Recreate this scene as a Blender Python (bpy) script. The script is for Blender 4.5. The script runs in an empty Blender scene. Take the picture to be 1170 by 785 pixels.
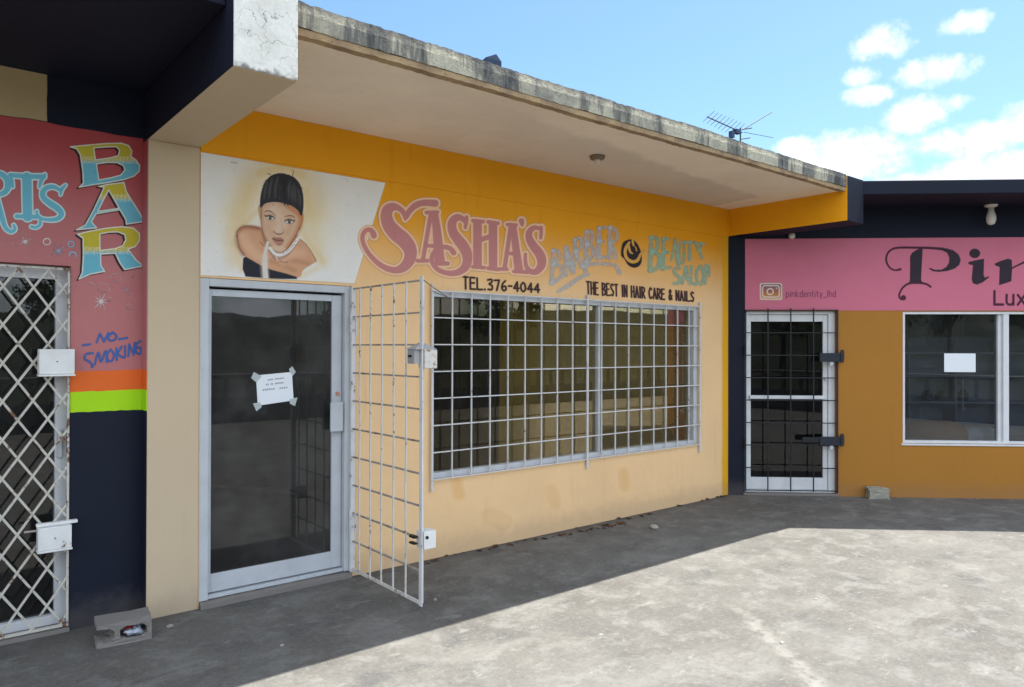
import bpy, bmesh, math, random
import numpy as np
from mathutils import Vector, Matrix

random.seed(7); rng = np.random.default_rng(7)
sc = bpy.context.scene
COL = sc.collection
R = math.radians

# ------------------------------------------------------------------ measured view (solved from the photograph)
PW, PH = 1170, 785
F = 837.3; YAW = R(50.495); PIT = R(0.280); ROL = R(0.146)
CAM = np.array([-7.1012, -4.8011, 1.65])
_d = np.array([math.cos(YAW)*math.cos(PIT), math.sin(YAW)*math.cos(PIT), math.sin(PIT)])
_r = np.array([math.sin(YAW), -math.cos(YAW), 0.0]); _u = np.cross(_r, _d)
_c, _s = math.cos(ROL), math.sin(ROL)
RX, UX = _c*_r + _s*_u, -_s*_r + _c*_u
PHI = R(-42.964)
T = np.array([math.cos(PHI), math.sin(PHI), 0.0])          # along the pink shop's wall
N = np.array([math.sin(PHI), -math.cos(PHI), 0.0])         # out of the pink shop's wall

def ray(x, y): return _d + RX*(x-PW/2)/F - UX*(y-PH/2)/F
def on_plane(x, y, n, k):
    q = ray(x, y); n = np.array(n, float); return CAM + q*((k-n@CAM)/(n@q))
def on_ground(x, y, z=0): return on_plane(x, y, (0,0,1), z)
def P(s, d, z):                                            # pink wall frame: along, outward, up
    p = T*s + N*d; return (p[0], p[1], z)
def A(u, d, z): return (u, -d, z)                          # salon / bar wall frame: along, outward, up

# ------------------------------------------------------------------ scene bookkeeping
def tag(o, label=None, cat=None, group=None, kind=None):
    if label: o['label'] = label
    if cat: o['category'] = cat
    if group: o['group'] = group
    if kind: o['kind'] = kind
    return o
def thing(name, loc, label, cat, group=None):
    o = bpy.data.objects.new(name, None); COL.objects.link(o); o.location = loc
    o.empty_display_size = .1
    return tag(o, label, cat, group)
def root_loc(o):
    v = Vector((0,0,0))
    while o is not None: v += o.location; o = o.parent
    return v

class MB:
    def __init__(self): self.v=[]; self.f=[]; self.m=[]
    def add(self, vs, fs, m=0):
        b=len(self.v); self.v += [tuple(map(float,p)) for p in vs]
        self.f += [tuple(b+i for i in f) for f in fs]; self.m += [m]*len(fs)
        return self
    def quad(self, a,b,c,d, m=0): return self.add([a,b,c,d],[(0,1,2,3)],m)
    def box(self, fr, u0,u1,d0,d1,z0,z1, m=0, ms=None):
        # fr maps (u, outward, z); faces order: bottom, top, front, back, left, right
        vs=[fr(u,d,z) for z in (z0,z1) for (u,d) in ((u0,d1),(u1,d1),(u1,d0),(u0,d0))]
        fs=[(3,2,1,0),(4,5,6,7),(0,1,5,4),(2,3,7,6),(3,0,4,7),(1,2,6,5)]
        b=len(self.v); self.v+=[tuple(map(float,p)) for p in vs]
        for k,f in enumerate(fs):
            self.f.append(tuple(b+i for i in f)); self.m.append(ms[k] if ms else m)
        return self
    def tube(self, a, b, r, n=8, m=0, r2=None):
        a=np.array(a,float); b=np.array(b,float); w=b-a; L=np.linalg.norm(w); w/=L
        h=np.array((0,0,1.)) if abs(w[2])<.9 else np.array((1.,0,0))
        e1=np.cross(w,h); e1/=np.linalg.norm(e1); e2=np.cross(w,e1); r2=r if r2 is None else r2
        vs=[a+(e1*math.cos(t)+e2*math.sin(t))*r for t in [2*math.pi*i/n for i in range(n)]]
        vs+=[b+(e1*math.cos(t)+e2*math.sin(t))*r2 for t in [2*math.pi*i/n for i in range(n)]]
        fs=[(i,(i+1)%n,n+(i+1)%n,n+i) for i in range(n)]+[tuple(range(n))[::-1],tuple(range(n,2*n))]
        return self.add(vs,fs,m)
    def bar(self, a, b, w, t, nrm, m=0):                   # flat bar a->b, width w across, thickness t along nrm
        a=np.array(a,float); b=np.array(b,float); d=b-a; d/=np.linalg.norm(d); n=np.array(nrm,float)
        s=np.cross(d,n); s/=np.linalg.norm(s); n=np.cross(s,d)
        vs=[p+s*i*w/2+n*j*t/2 for p in (a,b) for i,j in ((-1,-1),(1,-1),(1,1),(-1,1))]
        return self.add(vs,[(0,1,2,3)[::-1],(4,5,6,7),(0,1,5,4),(1,2,6,5),(2,3,7,6),(3,0,4,7)],m)
    def lathe(self, c, prof, n=16, m=0):
        vs=[];fs=[]
        for (r,z) in prof:
            for i in range(n):
                t=2*math.pi*i/n; vs.append((c[0]+r*math.cos(t),c[1]+r*math.sin(t),c[2]+z))
        for k in range(len(prof)-1):
            for i in range(n):
                fs.append((k*n+i,k*n+(i+1)%n,(k+1)*n+(i+1)%n,(k+1)*n+i))
        fs.append(tuple(range(n))[::-1]); fs.append(tuple((len(prof)-1)*n+i for i in range(n)))
        return self.add(vs,fs,m)
    def prism(self, poly, z0, z1, m=0, ms=None):           # vertical prism over a plan polygon
        n=len(poly); vs=[(p[0],p[1],z0) for p in poly]+[(p[0],p[1],z1) for p in poly]
        b=len(self.v); self.v+=vs
        fs=[tuple(range(n))[::-1],tuple(range(n,2*n))]+[(i,(i+1)%n,n+(i+1)%n,n+i) for i in range(n)]
        for k,f in enumerate(fs): self.f.append(tuple(b+i for i in f)); self.m.append(ms[k] if ms else m)
        return self
    def build(self, name, mats, parent=None, bevel=0, smooth=False, recalc=True):
        me=bpy.data.meshes.new(name)
        off=root_loc(parent) if parent is not None else Vector((0,0,0))
        me.from_pydata([(x-off.x,y-off.y,z-off.z) for x,y,z in self.v],[],self.f)
        if not isinstance(mats,(list,tuple)): mats=[mats]
        for k in mats: me.materials.append(k)
        me.polygons.foreach_set('material_index', self.m)
        if recalc:
            bm=bmesh.new(); bm.from_mesh(me); bmesh.ops.recalc_face_normals(bm,faces=bm.faces); bm.to_mesh(me); bm.free()
        if smooth: me.polygons.foreach_set('use_smooth',[True]*len(me.polygons))
        o=bpy.data.objects.new(name,me); COL.objects.link(o)
        if parent is not None: o.parent=parent
        if bevel:
            b=o.modifiers.new('bevel','BEVEL'); b.width=bevel; b.segments=2; b.limit_method='ANGLE'; b.angle_limit=R(40)
        return o

def wall_mesh(fr, us, zs, solid, thick, mat=lambda i,j:0):
    """wall sheet with openings: front at outward 0, back at -thick"""
    mb=MB(); nu,nz=len(us)-1,len(zs)-1
    S=lambda i,j: 0<=i<nu and 0<=j<nz and solid(i,j)
    for i in range(nu):
        for j in range(nz):
            if not S(i,j): continue
            u0,u1,z0,z1=us[i],us[i+1],zs[j],zs[j+1]; m=mat(i,j)
            mb.quad(fr(u0,0,z0),fr(u1,0,z0),fr(u1,0,z1),fr(u0,0,z1),m)
            mb.quad(fr(u0,-thick,z0),fr(u0,-thick,z1),fr(u1,-thick,z1),fr(u1,-thick,z0),m)
            if not S(i-1,j): mb.quad(fr(u0,0,z0),fr(u0,0,z1),fr(u0,-thick,z1),fr(u0,-thick,z0),m)
            if not S(i+1,j): mb.quad(fr(u1,0,z0),fr(u1,-thick,z0),fr(u1,-thick,z1),fr(u1,0,z1),m)
            if not S(i,j-1): mb.quad(fr(u0,0,z0),fr(u0,-thick,z0),fr(u1,-thick,z0),fr(u1,0,z0),m)
            if not S(i,j+1): mb.quad(fr(u0,0,z1),fr(u1,0,z1),fr(u1,-thick,z1),fr(u0,-thick,z1),m)
    return mb

# ------------------------------------------------------------------ materials
def lin(c):
    return tuple(((x/255)/12.92 if x/255<=.04045 else ((x/255+.055)/1.055)**2.4) for x in c)
class NT:
    def __init__(self, name):
        self.mat=bpy.data.materials.new(name); self.mat.use_nodes=True
        self.t=self.mat.node_tree; self.t.nodes.clear()
        self.out=self.t.nodes.new('ShaderNodeOutputMaterial'); self._co=None
    def n(self, typ, **kw):
        o=self.t.nodes.new(typ)
        for k,v in kw.items(): setattr(o,k,v)
        return o
    def set(self, sock, v):
        if isinstance(v, bpy.types.NodeSocket): self.t.links.new(v, sock)
        elif isinstance(v,(tuple,list)) and len(v)==3 and sock.type=='RGBA': sock.default_value=(*v,1)
        else: sock.default_value=v
    def pos(self):
        if self._co is None:
            g=self.n('ShaderNodeNewGeometry'); self._co=g.outputs['Position']
        return self._co
    def xyz(self):
        s=self.n('ShaderNodeSeparateXYZ'); self.set(s.inputs[0], self.pos()); return s.outputs
    def noise(self, scale, detail=4, rough=.55, stretch=None, dist=0, out='Fac', off=None):
        v=self.pos()
        if stretch or off:
            m=self.n('ShaderNodeMapping'); self.set(m.inputs['Vector'],v)
            if stretch: m.inputs['Scale'].default_value=stretch
            if off: m.inputs['Location'].default_value=off
            v=m.outputs[0]
        o=self.n('ShaderNodeTexNoise'); self.set(o.inputs['Vector'],v)
        o.inputs['Scale'].default_value=scale; o.inputs['Detail'].default_value=detail
        o.inputs['Roughness'].default_value=rough; o.inputs['Distortion'].default_value=dist
        return o.outputs[out]
    def voro(self, scale, feature='DISTANCE_TO_EDGE', vec=None, rnd=1):
        o=self.n('ShaderNodeTexVoronoi', feature=feature); self.set(o.inputs['Vector'], vec or self.pos())
        o.inputs['Scale'].default_value=scale; o.inputs['Randomness'].default_value=rnd
        return o.outputs['Distance']
    def ramp(self, x, a, b, c0=0., c1=1.):                 # smoothstep map
        o=self.n('ShaderNodeMapRange', interpolation_type='SMOOTHSTEP')
        self.set(o.inputs['Value'],x); o.inputs['From Min'].default_value=a; o.inputs['From Max'].default_value=b
        o.inputs['To Min'].default_value=c0; o.inputs['To Max'].default_value=c1
        return o.outputs['Result']
    def math(self, op, a, b=0., c=0.):
        o=self.n('ShaderNodeMath', operation=op)
        self.set(o.inputs[0],a); self.set(o.inputs[1],b); self.set(o.inputs[2],c); return o.outputs[0]
    def mix(self, fac, a, b, blend='MIX'):
        o=self.n('ShaderNodeMix', data_type='RGBA', blend_type=blend)
        self.set(o.inputs['Factor'],fac); self.set(o.inputs['A'] if False else o.inputs[6],a); self.set(o.inputs[7],b)
        return o.outputs[2]
    def bump(self, h, strength=.3, dist=.01):
        o=self.n('ShaderNodeBump'); o.inputs['Strength'].default_value=strength; o.inputs['Distance'].default_value=dist
        self.set(o.inputs['Height'],h); return o.outputs[0]
    def bsdf(self, color, rough=.8, metal=0., normal=None, spec=.3):
        o=self.n('ShaderNodeBsdfPrincipled')
        self.set(o.inputs['Base Color'],color); self.set(o.inputs['Roughness'],rough); self.set(o.inputs['Metallic'],metal)
        o.inputs['Specular IOR Level'].default_value=spec
        if normal is not None: self.set(o.inputs['Normal'],normal)
        return o.outputs[0]
    def done(self, sh): self.t.links.new(sh, self.out.inputs[0]); return self.mat

def plaster(name, c, var=.16, rough=.75, bump=.25, dirt=(.3,.25,.2), dirt_amt=.25, wob=None):
    """painted masonry: patchy wash, drips, specks, slight trowel bump. c: colour or callable(nt)->socket"""
    k=NT(name); base=c(k) if callable(c) else c
    n1=k.noise(1.3,5,.6); n2=k.noise(9,6,.65); n3=k.noise(60,3,.6); st=k.noise(3.5,5,.6,stretch=(3.2,3.2,.35))
    col=k.mix(k.ramp(n1,.3,.75,0,var*2), base, k.mix(1.,base,(.78,.77,.78),'MULTIPLY'))
    col=k.mix(k.ramp(n2,.52,.8,0,var*1.5), col, k.mix(1.,base,(1.16,1.13,1.1),'MULTIPLY'))
    col=k.mix(k.ramp(st,.56,.8,0,dirt_amt), col, k.mix(1.,base,dirt,'MULTIPLY'))
    z=k.xyz()[2]
    splash=k.math('MULTIPLY',k.ramp(k.math('ADD',z,k.math('MULTIPLY',n2,-.22)),.12,-.08),.28*min(1,dirt_amt*3))
    col=k.mix(splash,col,(.16,.14,.125))
    col=k.mix(k.ramp(n3,.70,.78,0,.25),col,k.mix(1.,base,(.5,.48,.45),'MULTIPLY'))
    h=k.math('ADD',k.math('MULTIPLY',n2,.7),k.math('MULTIPLY',n3,.22))
    return k.done(k.bsdf(col,rough,normal=k.bump(h,bump,.012)))

def simple(name,c,rough=.6,metal=0.,var=.12,scale=12,bump=.08,spec=.3):
    k=NT(name); n=k.noise(scale,4,.6); n2=k.noise(scale*7,3,.6)
    col=k.mix(k.ramp(n,.3,.75,0,var*2),c,k.mix(1.,c,(.7,.69,.68),'MULTIPLY'))
    return k.done(k.bsdf(col,k.ramp(n2,.2,.8,rough-.08,min(1,rough+.1)),metal,k.bump(n2,bump,.004),spec))

ORANGE=(.76,.325,.003); PEACH=(.80,.54,.285)
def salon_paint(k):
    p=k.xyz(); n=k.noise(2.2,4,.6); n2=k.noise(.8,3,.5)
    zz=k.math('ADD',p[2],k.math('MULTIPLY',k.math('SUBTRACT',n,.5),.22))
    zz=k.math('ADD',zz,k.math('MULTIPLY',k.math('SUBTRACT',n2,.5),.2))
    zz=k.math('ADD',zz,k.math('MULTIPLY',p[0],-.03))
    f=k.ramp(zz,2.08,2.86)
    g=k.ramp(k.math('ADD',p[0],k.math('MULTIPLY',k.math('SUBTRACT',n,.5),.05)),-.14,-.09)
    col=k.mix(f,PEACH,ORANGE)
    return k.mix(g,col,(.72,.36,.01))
M={}
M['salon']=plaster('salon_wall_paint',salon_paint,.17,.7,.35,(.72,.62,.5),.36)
M['orange']=plaster('orange_band_paint',ORANGE,.12,.7,.22,(.7,.62,.6),.25)
M['tan']=plaster('tan_pillar_paint',(.53,.425,.29),.12,.8,.3,(.75,.7,.65),.3)
M['navy']=plaster('navy_paint',(.0026,.0058,.019),.3,.7,.3,(.6,.6,.7),.3)
def bar_paint(k):
    p=k.xyz(); n=k.noise(14,3,.5); z=k.math('ADD',p[2],k.math('ADD',k.math('MULTIPLY',k.math('SUBTRACT',n,.5),.009),k.math('MULTIPLY',k.math('SUBTRACT',k.noise(4,2,.5),.5),.03)))
    n2=k.noise(1.6,3,.5)
    red=k.mix(k.ramp(k.math('ADD',z,k.math('MULTIPLY',n2,.35)),2.3,3.1),(.46,.17,.17),(.40,.06,.065))
    c=k.mix(k.ramp(z,1.2585,1.2615),(.0028,.006,.019),(.36,.66,.006))
    c=k.mix(k.ramp(z,1.381,1.384),c,(.72,.135,.02))
    c=k.mix(k.ramp(z,1.502,1.505),c,red)
    c=k.mix(k.ramp(z,2.924,2.927),c,(.0028,.006,.019))
    x=k.math('ADD',p[0],k.math('MULTIPLY',k.math('SUBTRACT',n,.5),.012))
    patch=k.math('MULTIPLY',k.ramp(z,2.928,2.931),k.ramp(x,-6.492,-6.496))
    return k.mix(patch,c,(.42,.315,.17))
M['bar']=plaster('bar_wall_paint',bar_paint,.16,.7,.3,(.8,.75,.75),.3)
M['ochre']=plaster('ochre_shop_paint',(.36,.158,.020),.12,.7,.2,(.75,.7,.65),.25)
M['pink']=simple('pink_sign_paint',(.56,.15,.225),.6,0,.10,1.2,.05)

def soffit_paint(k):
    p=k.xyz(); n=k.noise(1.1,5,.6); n2=k.noise(4,5,.6)
    base=(.85,.745,.61)
    col=k.mix(k.ramp(n,.42,.68,0,.6),base,(.75,.645,.52))
    # old grey patch of unpainted render near the far end, with its own ragged edge
    yy=k.math('ADD',p[1],k.math('MULTIPLY',k.math('SUBTRACT',n2,.5),.30))
    xx=k.math('ADD',p[0],k.math('MULTIPLY',k.math('SUBTRACT',n,.5),.8))
    edge=k.math('ADD',yy,k.math('MULTIPLY',k.math('ADD',p[0],.2),-.14))
    m=k.math('MULTIPLY',k.ramp(edge,-.62,-.50),k.math('MULTIPLY',k.ramp(xx,-4.6,-2.6),k.ramp(xx,-.28,-.33)))
    col=k.mix(k.math('MULTIPLY',m,.40),col,(.40,.345,.305))
    return col
M['soffit']=plaster('soffit_paint',soffit_paint,.12,.85,.3,(.65,.6,.55),.3)

def fascia_mat():
    k=NT('weathered_fascia'); st=k.noise(1.9,5,.6,stretch=(1.6,1.6,.45)); st2=k.noise(12,6,.68,stretch=(1.6,1.6,.16)); n=k.noise(1.3,5,.6); f=k.noise(40,4,.65); st3=k.noise(30,4,.6,stretch=(1.6,1.6,.10))
    z=k.xyz()[2]
    m=k.math('ADD',k.math('MULTIPLY',st,.66),k.math('ADD',k.math('MULTIPLY',st2,.22),k.math('MULTIPLY',st3,.12)))
    col=k.mix(k.ramp(m,.41,.47),(.060,.063,.066),(.17,.167,.145))
    col=k.mix(k.ramp(m,.475,.535),col,(.42,.40,.31))
    col=k.mix(k.ramp(n,.54,.68,0,.65),col,(.075,.08,.088))
    col=k.mix(k.math('MULTIPLY',k.ramp(st3,.60,.74),.7),col,(.05,.05,.05))
    col=k.mix(k.math('MULTIPLY',k.ramp(k.math('ADD',z,k.math('MULTIPLY',st2,.09)),3.345,3.41),.75),col,(.06,.06,.065))
    col=k.mix(k.ramp(f,.58,.70,0,.5),col,(.08,.08,.08))
    return k.done(k.bsdf(col,.95,normal=k.bump(k.math('ADD',f,st2),.7,.014)))
M['fascia']=fascia_mat()
def lip_mat():
    k=NT('bare_drip_edge'); n=k.noise(6,5,.6); f=k.noise(45,4,.65)
    col=k.mix(k.ramp(n,.35,.65),(.40,.29,.165),(.25,.175,.11)); col=k.mix(k.ramp(f,.58,.7,0,.7),col,(.07,.055,.045))
    return k.done(k.bsdf(col,.95,normal=k.bump(f,.6,.01)))
M['lip']=lip_mat()
def whitebeam():
    k=NT('flaking_white_paint'); n=k.noise(5,4,.6); f=k.noise(26,5,.7)
    m=k.n('ShaderNodeMixRGB'); m.inputs[0].default_value=.16
    k.set(m.inputs[1],k.pos()); k.set(m.inputs[2],k.noise(7,4,.6,out='Color'))
    v=k.voro(7.5,vec=m.outputs[0]); v2=k.voro(26,vec=m.outputs[0])
    col=k.mix(k.ramp(n,.35,.7),(.66,.66,.62),(.56,.555,.51))
    crack=k.math('MULTIPLY',k.ramp(v,.012,.003),k.ramp(k.noise(3,3,.5,off=(3,1,2)),.45,.62,0,.8))
    col=k.mix(crack,col,(.13,.12,.11))
    col=k.mix(k.math('MULTIPLY',k.ramp(v2,.05,.015),k.ramp(f,.5,.7,0,.5)),col,(.3,.29,.27))
    col=k.mix(k.ramp(f,.66,.74,0,.8),col,(.20,.19,.175))
    z=k.xyz()[2]
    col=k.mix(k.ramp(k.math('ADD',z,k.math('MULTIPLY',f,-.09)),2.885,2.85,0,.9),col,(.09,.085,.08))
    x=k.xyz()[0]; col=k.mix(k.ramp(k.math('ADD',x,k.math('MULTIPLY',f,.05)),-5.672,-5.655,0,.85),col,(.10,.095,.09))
    return k.done(k.bsdf(col,.8,normal=k.bump(k.math('MULTIPLY',f,1.),.15,.01)))
M['whitebeam']=whitebeam()

def concrete_ground():
    k=NT('worn_concrete_floor')
    a=k.noise(.55,6,.6); b=k.noise(2.3,7,.66); c=k.noise(11,6,.7); g=k.noise(90,4,.7)
    st=k.noise(1.5,7,.70,stretch=(.85,1.7,1),dist=.5)
    st2=k.noise(4.2,6,.70,stretch=(1,1.6,1),off=(4,9,0),dist=.5)
    st3=k.noise(9,5,.7,stretch=(1.2,1.9,1),off=(1,5,0),dist=.4)
    d=k.noise(4.4,6,.66,off=(2,8,0),dist=.3)
    col=k.mix(k.ramp(a,.36,.64),(.120,.116,.107),(.088,.082,.074))
    col=k.mix(k.ramp(b,.48,.70,0,.8),col,(.158,.153,.141))
    col=k.mix(k.ramp(b,.48,.32,0,.6),col,(.056,.057,.061))
    col=k.mix(k.ramp(st,.49,.66,0,.7),col,(.166,.162,.149))
    col=k.mix(k.ramp(d,.50,.66,0,.5),col,(.205,.203,.194))
    col=k.mix(k.ramp(st2,.58,.72,0,.7),col,(.235,.23,.213))
    col=k.mix(k.ramp(st3,.63,.75,0,.7),col,(.285,.282,.268))
    col=k.mix(k.ramp(c,.60,.74,0,.6),col,(.042,.042,.043))
    g2=k.noise(34,5,.75); col=k.mix(k.ramp(g2,.52,.68,0,.45),col,(.21,.208,.197)); col=k.mix(k.ramp(g2,.46,.32,0,.5),col,(.055,.054,.053))
    col=k.mix(k.ramp(k.noise(5.5,4,.6,off=(7,3,0)),.70,.76,0,.7),col,(.30,.297,.28)); col=k.mix(k.ramp(g,.3,.75,0,.3),col,(.17,.168,.158))
    # a crusty pale line where an old partition stood
    p=k.xyz(); q0=on_ground(835,690); q1=on_ground(960,800); dv=q1-q0; L=np.linalg.norm(dv[:2]); nx,ny=-dv[1]/L,dv[0]/L; tx,ty=dv[0]/L,dv[1]/L
    sd=k.math('ADD',k.math('ADD',k.math('MULTIPLY',p[0],float(nx)),k.math('MULTIPLY',p[1],float(ny))),float(-(nx*q0[0]+ny*q0[1])))
    td=k.math('ADD',k.math('ADD',k.math('MULTIPLY',p[0],float(tx)),k.math('MULTIPLY',p[1],float(ty))),float(-(tx*q0[0]+ty*q0[1])))
    sd=k.math('ABSOLUTE',k.math('ADD',sd,k.math('ADD',k.math('MULTIPLY',k.math('SUBTRACT',b,.5),.32),k.math('MULTIPLY',k.math('SUBTRACT',c,.5),.12))))
    msk=k.math('MULTIPLY',k.ramp(sd,.075,.01),k.math('MULTIPLY',k.ramp(td,-.1,.2),k.ramp(c,.36,.56)))
    col=k.mix(k.math('MULTIPLY',msk,.38),col,(.30,.29,.265))
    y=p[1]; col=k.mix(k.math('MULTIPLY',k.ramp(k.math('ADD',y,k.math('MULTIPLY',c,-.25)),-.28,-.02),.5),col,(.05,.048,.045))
    h=k.math('ADD',k.math('MULTIPLY',b,.5),k.math('ADD',k.math('MULTIPLY',c,.35),k.math('MULTIPLY',g,.18)))
    return k.done(k.bsdf(col,.9,normal=k.bump(h,.6,.014),spec=.2))
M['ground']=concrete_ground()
def alu(name,c,rough=.42):
    k=NT(name); n=k.noise(7,4,.6); s=k.noise(30,4,.6,stretch=(1,1,.1)); f=k.noise(70,3,.6)
    col=k.mix(k.ramp(n,.35,.7,0,.35),c,k.mix(1.,c,(.72,.72,.72),'MULTIPLY'))
    col=k.mix(k.ramp(s,.58,.75,0,.25),col,k.mix(1.,c,(.55,.54,.52),'MULTIPLY'))
    col=k.mix(k.ramp(f,.70,.76,0,.5),col,(.15,.12,.10))
    return k.done(k.bsdf(col,rough,0,k.bump(f,.06,.003),.45))
M['alu']=alu('pale_aluminium',(.47,.50,.53))
M['alu_white']=alu('white_door_frame',(.62,.64,.66))
def rusty(name,c,thr=.56):
    k=NT(name); n=k.noise(9,5,.65); f=k.noise(48,4,.65)
    r=k.math('ADD',k.math('MULTIPLY',n,.6),k.math('MULTIPLY',f,.4))
    col=k.mix(k.ramp(n,.3,.7,0,.4),c,k.mix(1.,c,(.75,.74,.72),'MULTIPLY'))
    col=k.mix(k.ramp(r,thr,thr+.07),col,k.mix(f,(.20,.085,.035),(.09,.05,.03)))
    return k.done(k.bsdf(col,.6,0,k.bump(r,.3,.004),.35))
M['bars']=rusty('white_bar_paint',(.60,.60,.60),.58)
M['gatebars']=rusty('weathered_bar_paint',(.60,.58,.55),.555)
M['hbars']=rusty('grey_rusted_bars',(.34,.30,.265),.53)
M['lattice']=rusty('rusty_lattice_paint',(.50,.485,.43),.53)
M['lockbox']=rusty('white_lock_box_paint',(.70,.71,.70),.61)
M['rustybox']=rusty('rust_stained_box',(.60,.57,.52),.525)
M['greymetal']=rusty('grey_galvanised',(.33,.33,.33),.62)
M['black_iron']=simple('black_iron',(.012,.014,.018),.5,0,.2,10,.1)
M['darkhasp']=simple('dark_blue_iron',(.018,.023,.035),.5,0,.2,10,.1)
M['concrete']=plaster('grey_block_concrete',(.20,.19,.178),.25,.95,.9,(.6,.6,.6),.4)
M['stone']=simple('grey_stone',(.30,.29,.24),.95,0,.25,14,.8)
M['palestone']=simple('pale_stone',(.30,.295,.28),.95,0,.25,30,.6)
M['paper']=simple('white_paper',(.72,.76,.80),.8,0,.05,6,.1)
M['tape']=simple('clear_tape',(.42,.46,.47),.35,0,.1,20,.1)
M['ink']=simple('grey_ink',(.28,.30,.34),.8,0,.3,60,.02)
M['cream']=simple('cream_porcelain',(.62,.60,.52),.35,0,.1,6,.05,.5)
M['brownfix']=simple('brown_ceiling_rose',(.20,.15,.11),.7,0,.2,14,.2)
M['antenna']=simple('antenna_metal',(.10,.11,.12),.6,.1,.2,9,.1)
M['darkblue']=simple('dark_blue_sheet',(.03,.05,.10),.5,0,.2,6,.1)
M['copper']=simple('copper_lock',(.55,.28,.18),.35,.7,.1,20,.05)
M['inside']=plaster('dim_interior_paint',(.30,.30,.32),.2,.9,.2)
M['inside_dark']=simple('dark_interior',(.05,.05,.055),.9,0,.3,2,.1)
M['shelf']=simple('slate_shelf',(.30,.32,.36),.7,0,.2,5,.1)
M['leaf']=simple('dry_leaf',(.10,.052,.028),.9,0,.4,30,.3)
M['red']=simple('red_plastic',(.25,.012,.02),.45,0,.2,20,.1)
M['foil']=simple('crumpled_clear_plastic',(.38,.42,.50),.25,.3,.5,40,.6,.6)
M['fabric_orange']=simple('tan_orange_fabric',(.48,.25,.13),.9,0,.2,10,.3)
M['fabric_white']=simple('white_fabric',(.68,.70,.70),.9,0,.1,10,.3)
M['bead']=simple('silver_beads',(.65,.66,.68),.25,.6,.1,20,.05,.6)
M['roofred']=simple('red_roof',(.26,.06,.04),.8,0,.2,4,.2)
M['housewhite']=simple('white_render',(.72,.71,.68),.8,0,.1,2,.1)
M['bottle_brown']=simple('brown_bottle',(.09,.04,.015),.2,0,.2,8,.02,.6)
M['bottle_green']=simple('green_bottle',(.02,.07,.035),.2,0,.2,8,.02,.6)
M['reflection_cloth']=simple('olive_reflection_cloth',(.22,.185,.042),.95,0,.2,6,.1,.1)
M['wood']=simple('dark_wood',(.09,.05,.028),.6,0,.3,6,.1)
def hill_mat():
    k=NT('bush_hillside'); n=k.noise(.012,8,.65); m=k.noise(.09,6,.7); h=k.noise(.35,4,.7)
    col=k.mix(k.ramp(n,.35,.65),(.022,.028,.018),(.034,.036,.022)); col=k.mix(k.ramp(m,.45,.62,0,.8),col,(.012,.017,.010))
    col=k.mix(k.ramp(h,.6,.75,0,.5),col,(.045,.042,.03))
    return k.done(k.bsdf(col,.95,spec=.1))
M['hill']=hill_mat()
def glass(name,tint,ior=1.5,boost=1.0,gl=(1,1,1),dust=.05):
    k=NT(name); fr=k.n('ShaderNodeFresnel'); fr.inputs['IOR'].default_value=ior
    n=k.noise(1.1,3,.5); nb=k.bump(n,.015,.02); fr_in=fr.inputs['Normal']
    t=k.n('ShaderNodeBsdfTransparent'); d=k.noise(3,5,.65)
    k.set(t.inputs[0],tint)
    g=k.n('ShaderNodeBsdfGlossy'); g.inputs['Roughness'].default_value=.012; g.inputs[0].default_value=(*gl,1); k.set(g.inputs['Normal'],nb)
    a=k.n('ShaderNodeMixShader'); k.set(a.inputs[0],k.math('MULTIPLY',fr.outputs[0],boost))
    k.t.links.new(t.outputs[0],a.inputs[1]); k.t.links.new(g.outputs[0],a.inputs[2])
    # thin film of dust
    df=k.n('ShaderNodeBsdfDiffuse'); df.inputs[0].default_value=(.35,.35,.34,1)
    b=k.n('ShaderNodeMixShader'); k.set(b.inputs[0],k.ramp(d,.35,.8,dust*.3,dust))
    k.t.links.new(a.outputs[0],b.inputs[1]); k.t.links.new(df.outputs[0],b.inputs[2])
    return k.done(b.outputs[0])
M['glass_door']=glass('tinted_door_glass',(.30,.31,.31),1.5,1.05,(1,1,1),.13)
M['glass_win']=glass('bronze_window_glass',(.80,.76,.66),1.5,.5,(1,.93,.78),.03)
M['glass_pink']=glass('clear_shop_glass',(.66,.70,.74),1.55,1.1,(1,1,1),.055)
M['glass_dark']=glass('dark_door_glass',(.30,.29,.32),1.5,.9,(1,1,1),.02)
M['glass_bar']=glass('bar_door_glass',(.55,.55,.55),1.5,1.0)
def painted_mat():
    k=NT('sign_writer_paint'); a=k.n('ShaderNodeAttribute',attribute_name='paint'); n=k.noise(45,4,.6); n2=k.noise(6,4,.6)
    col=k.mix(k.ramp(n2,.35,.75,0,.22),a.outputs['Color'],k.mix(1.,a.outputs['Color'],(.8,.8,.8),'MULTIPLY'))
    s=k.bsdf(col,.6,normal=k.bump(n,.15,.004))
    t=k.n('ShaderNodeBsdfTransparent'); m=k.n('ShaderNodeMixShader'); k.set(m.inputs[0],k.math('MULTIPLY',a.outputs['Alpha'],k.ramp(k.noise(26,6,.7),.30,.42,.86,1.)))
    k.t.links.new(t.outputs[0],m.inputs[1]); k.t.links.new(s,m.inputs[2])
    return k.done(m.outputs[0])
M['paint']=painted_mat()

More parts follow.
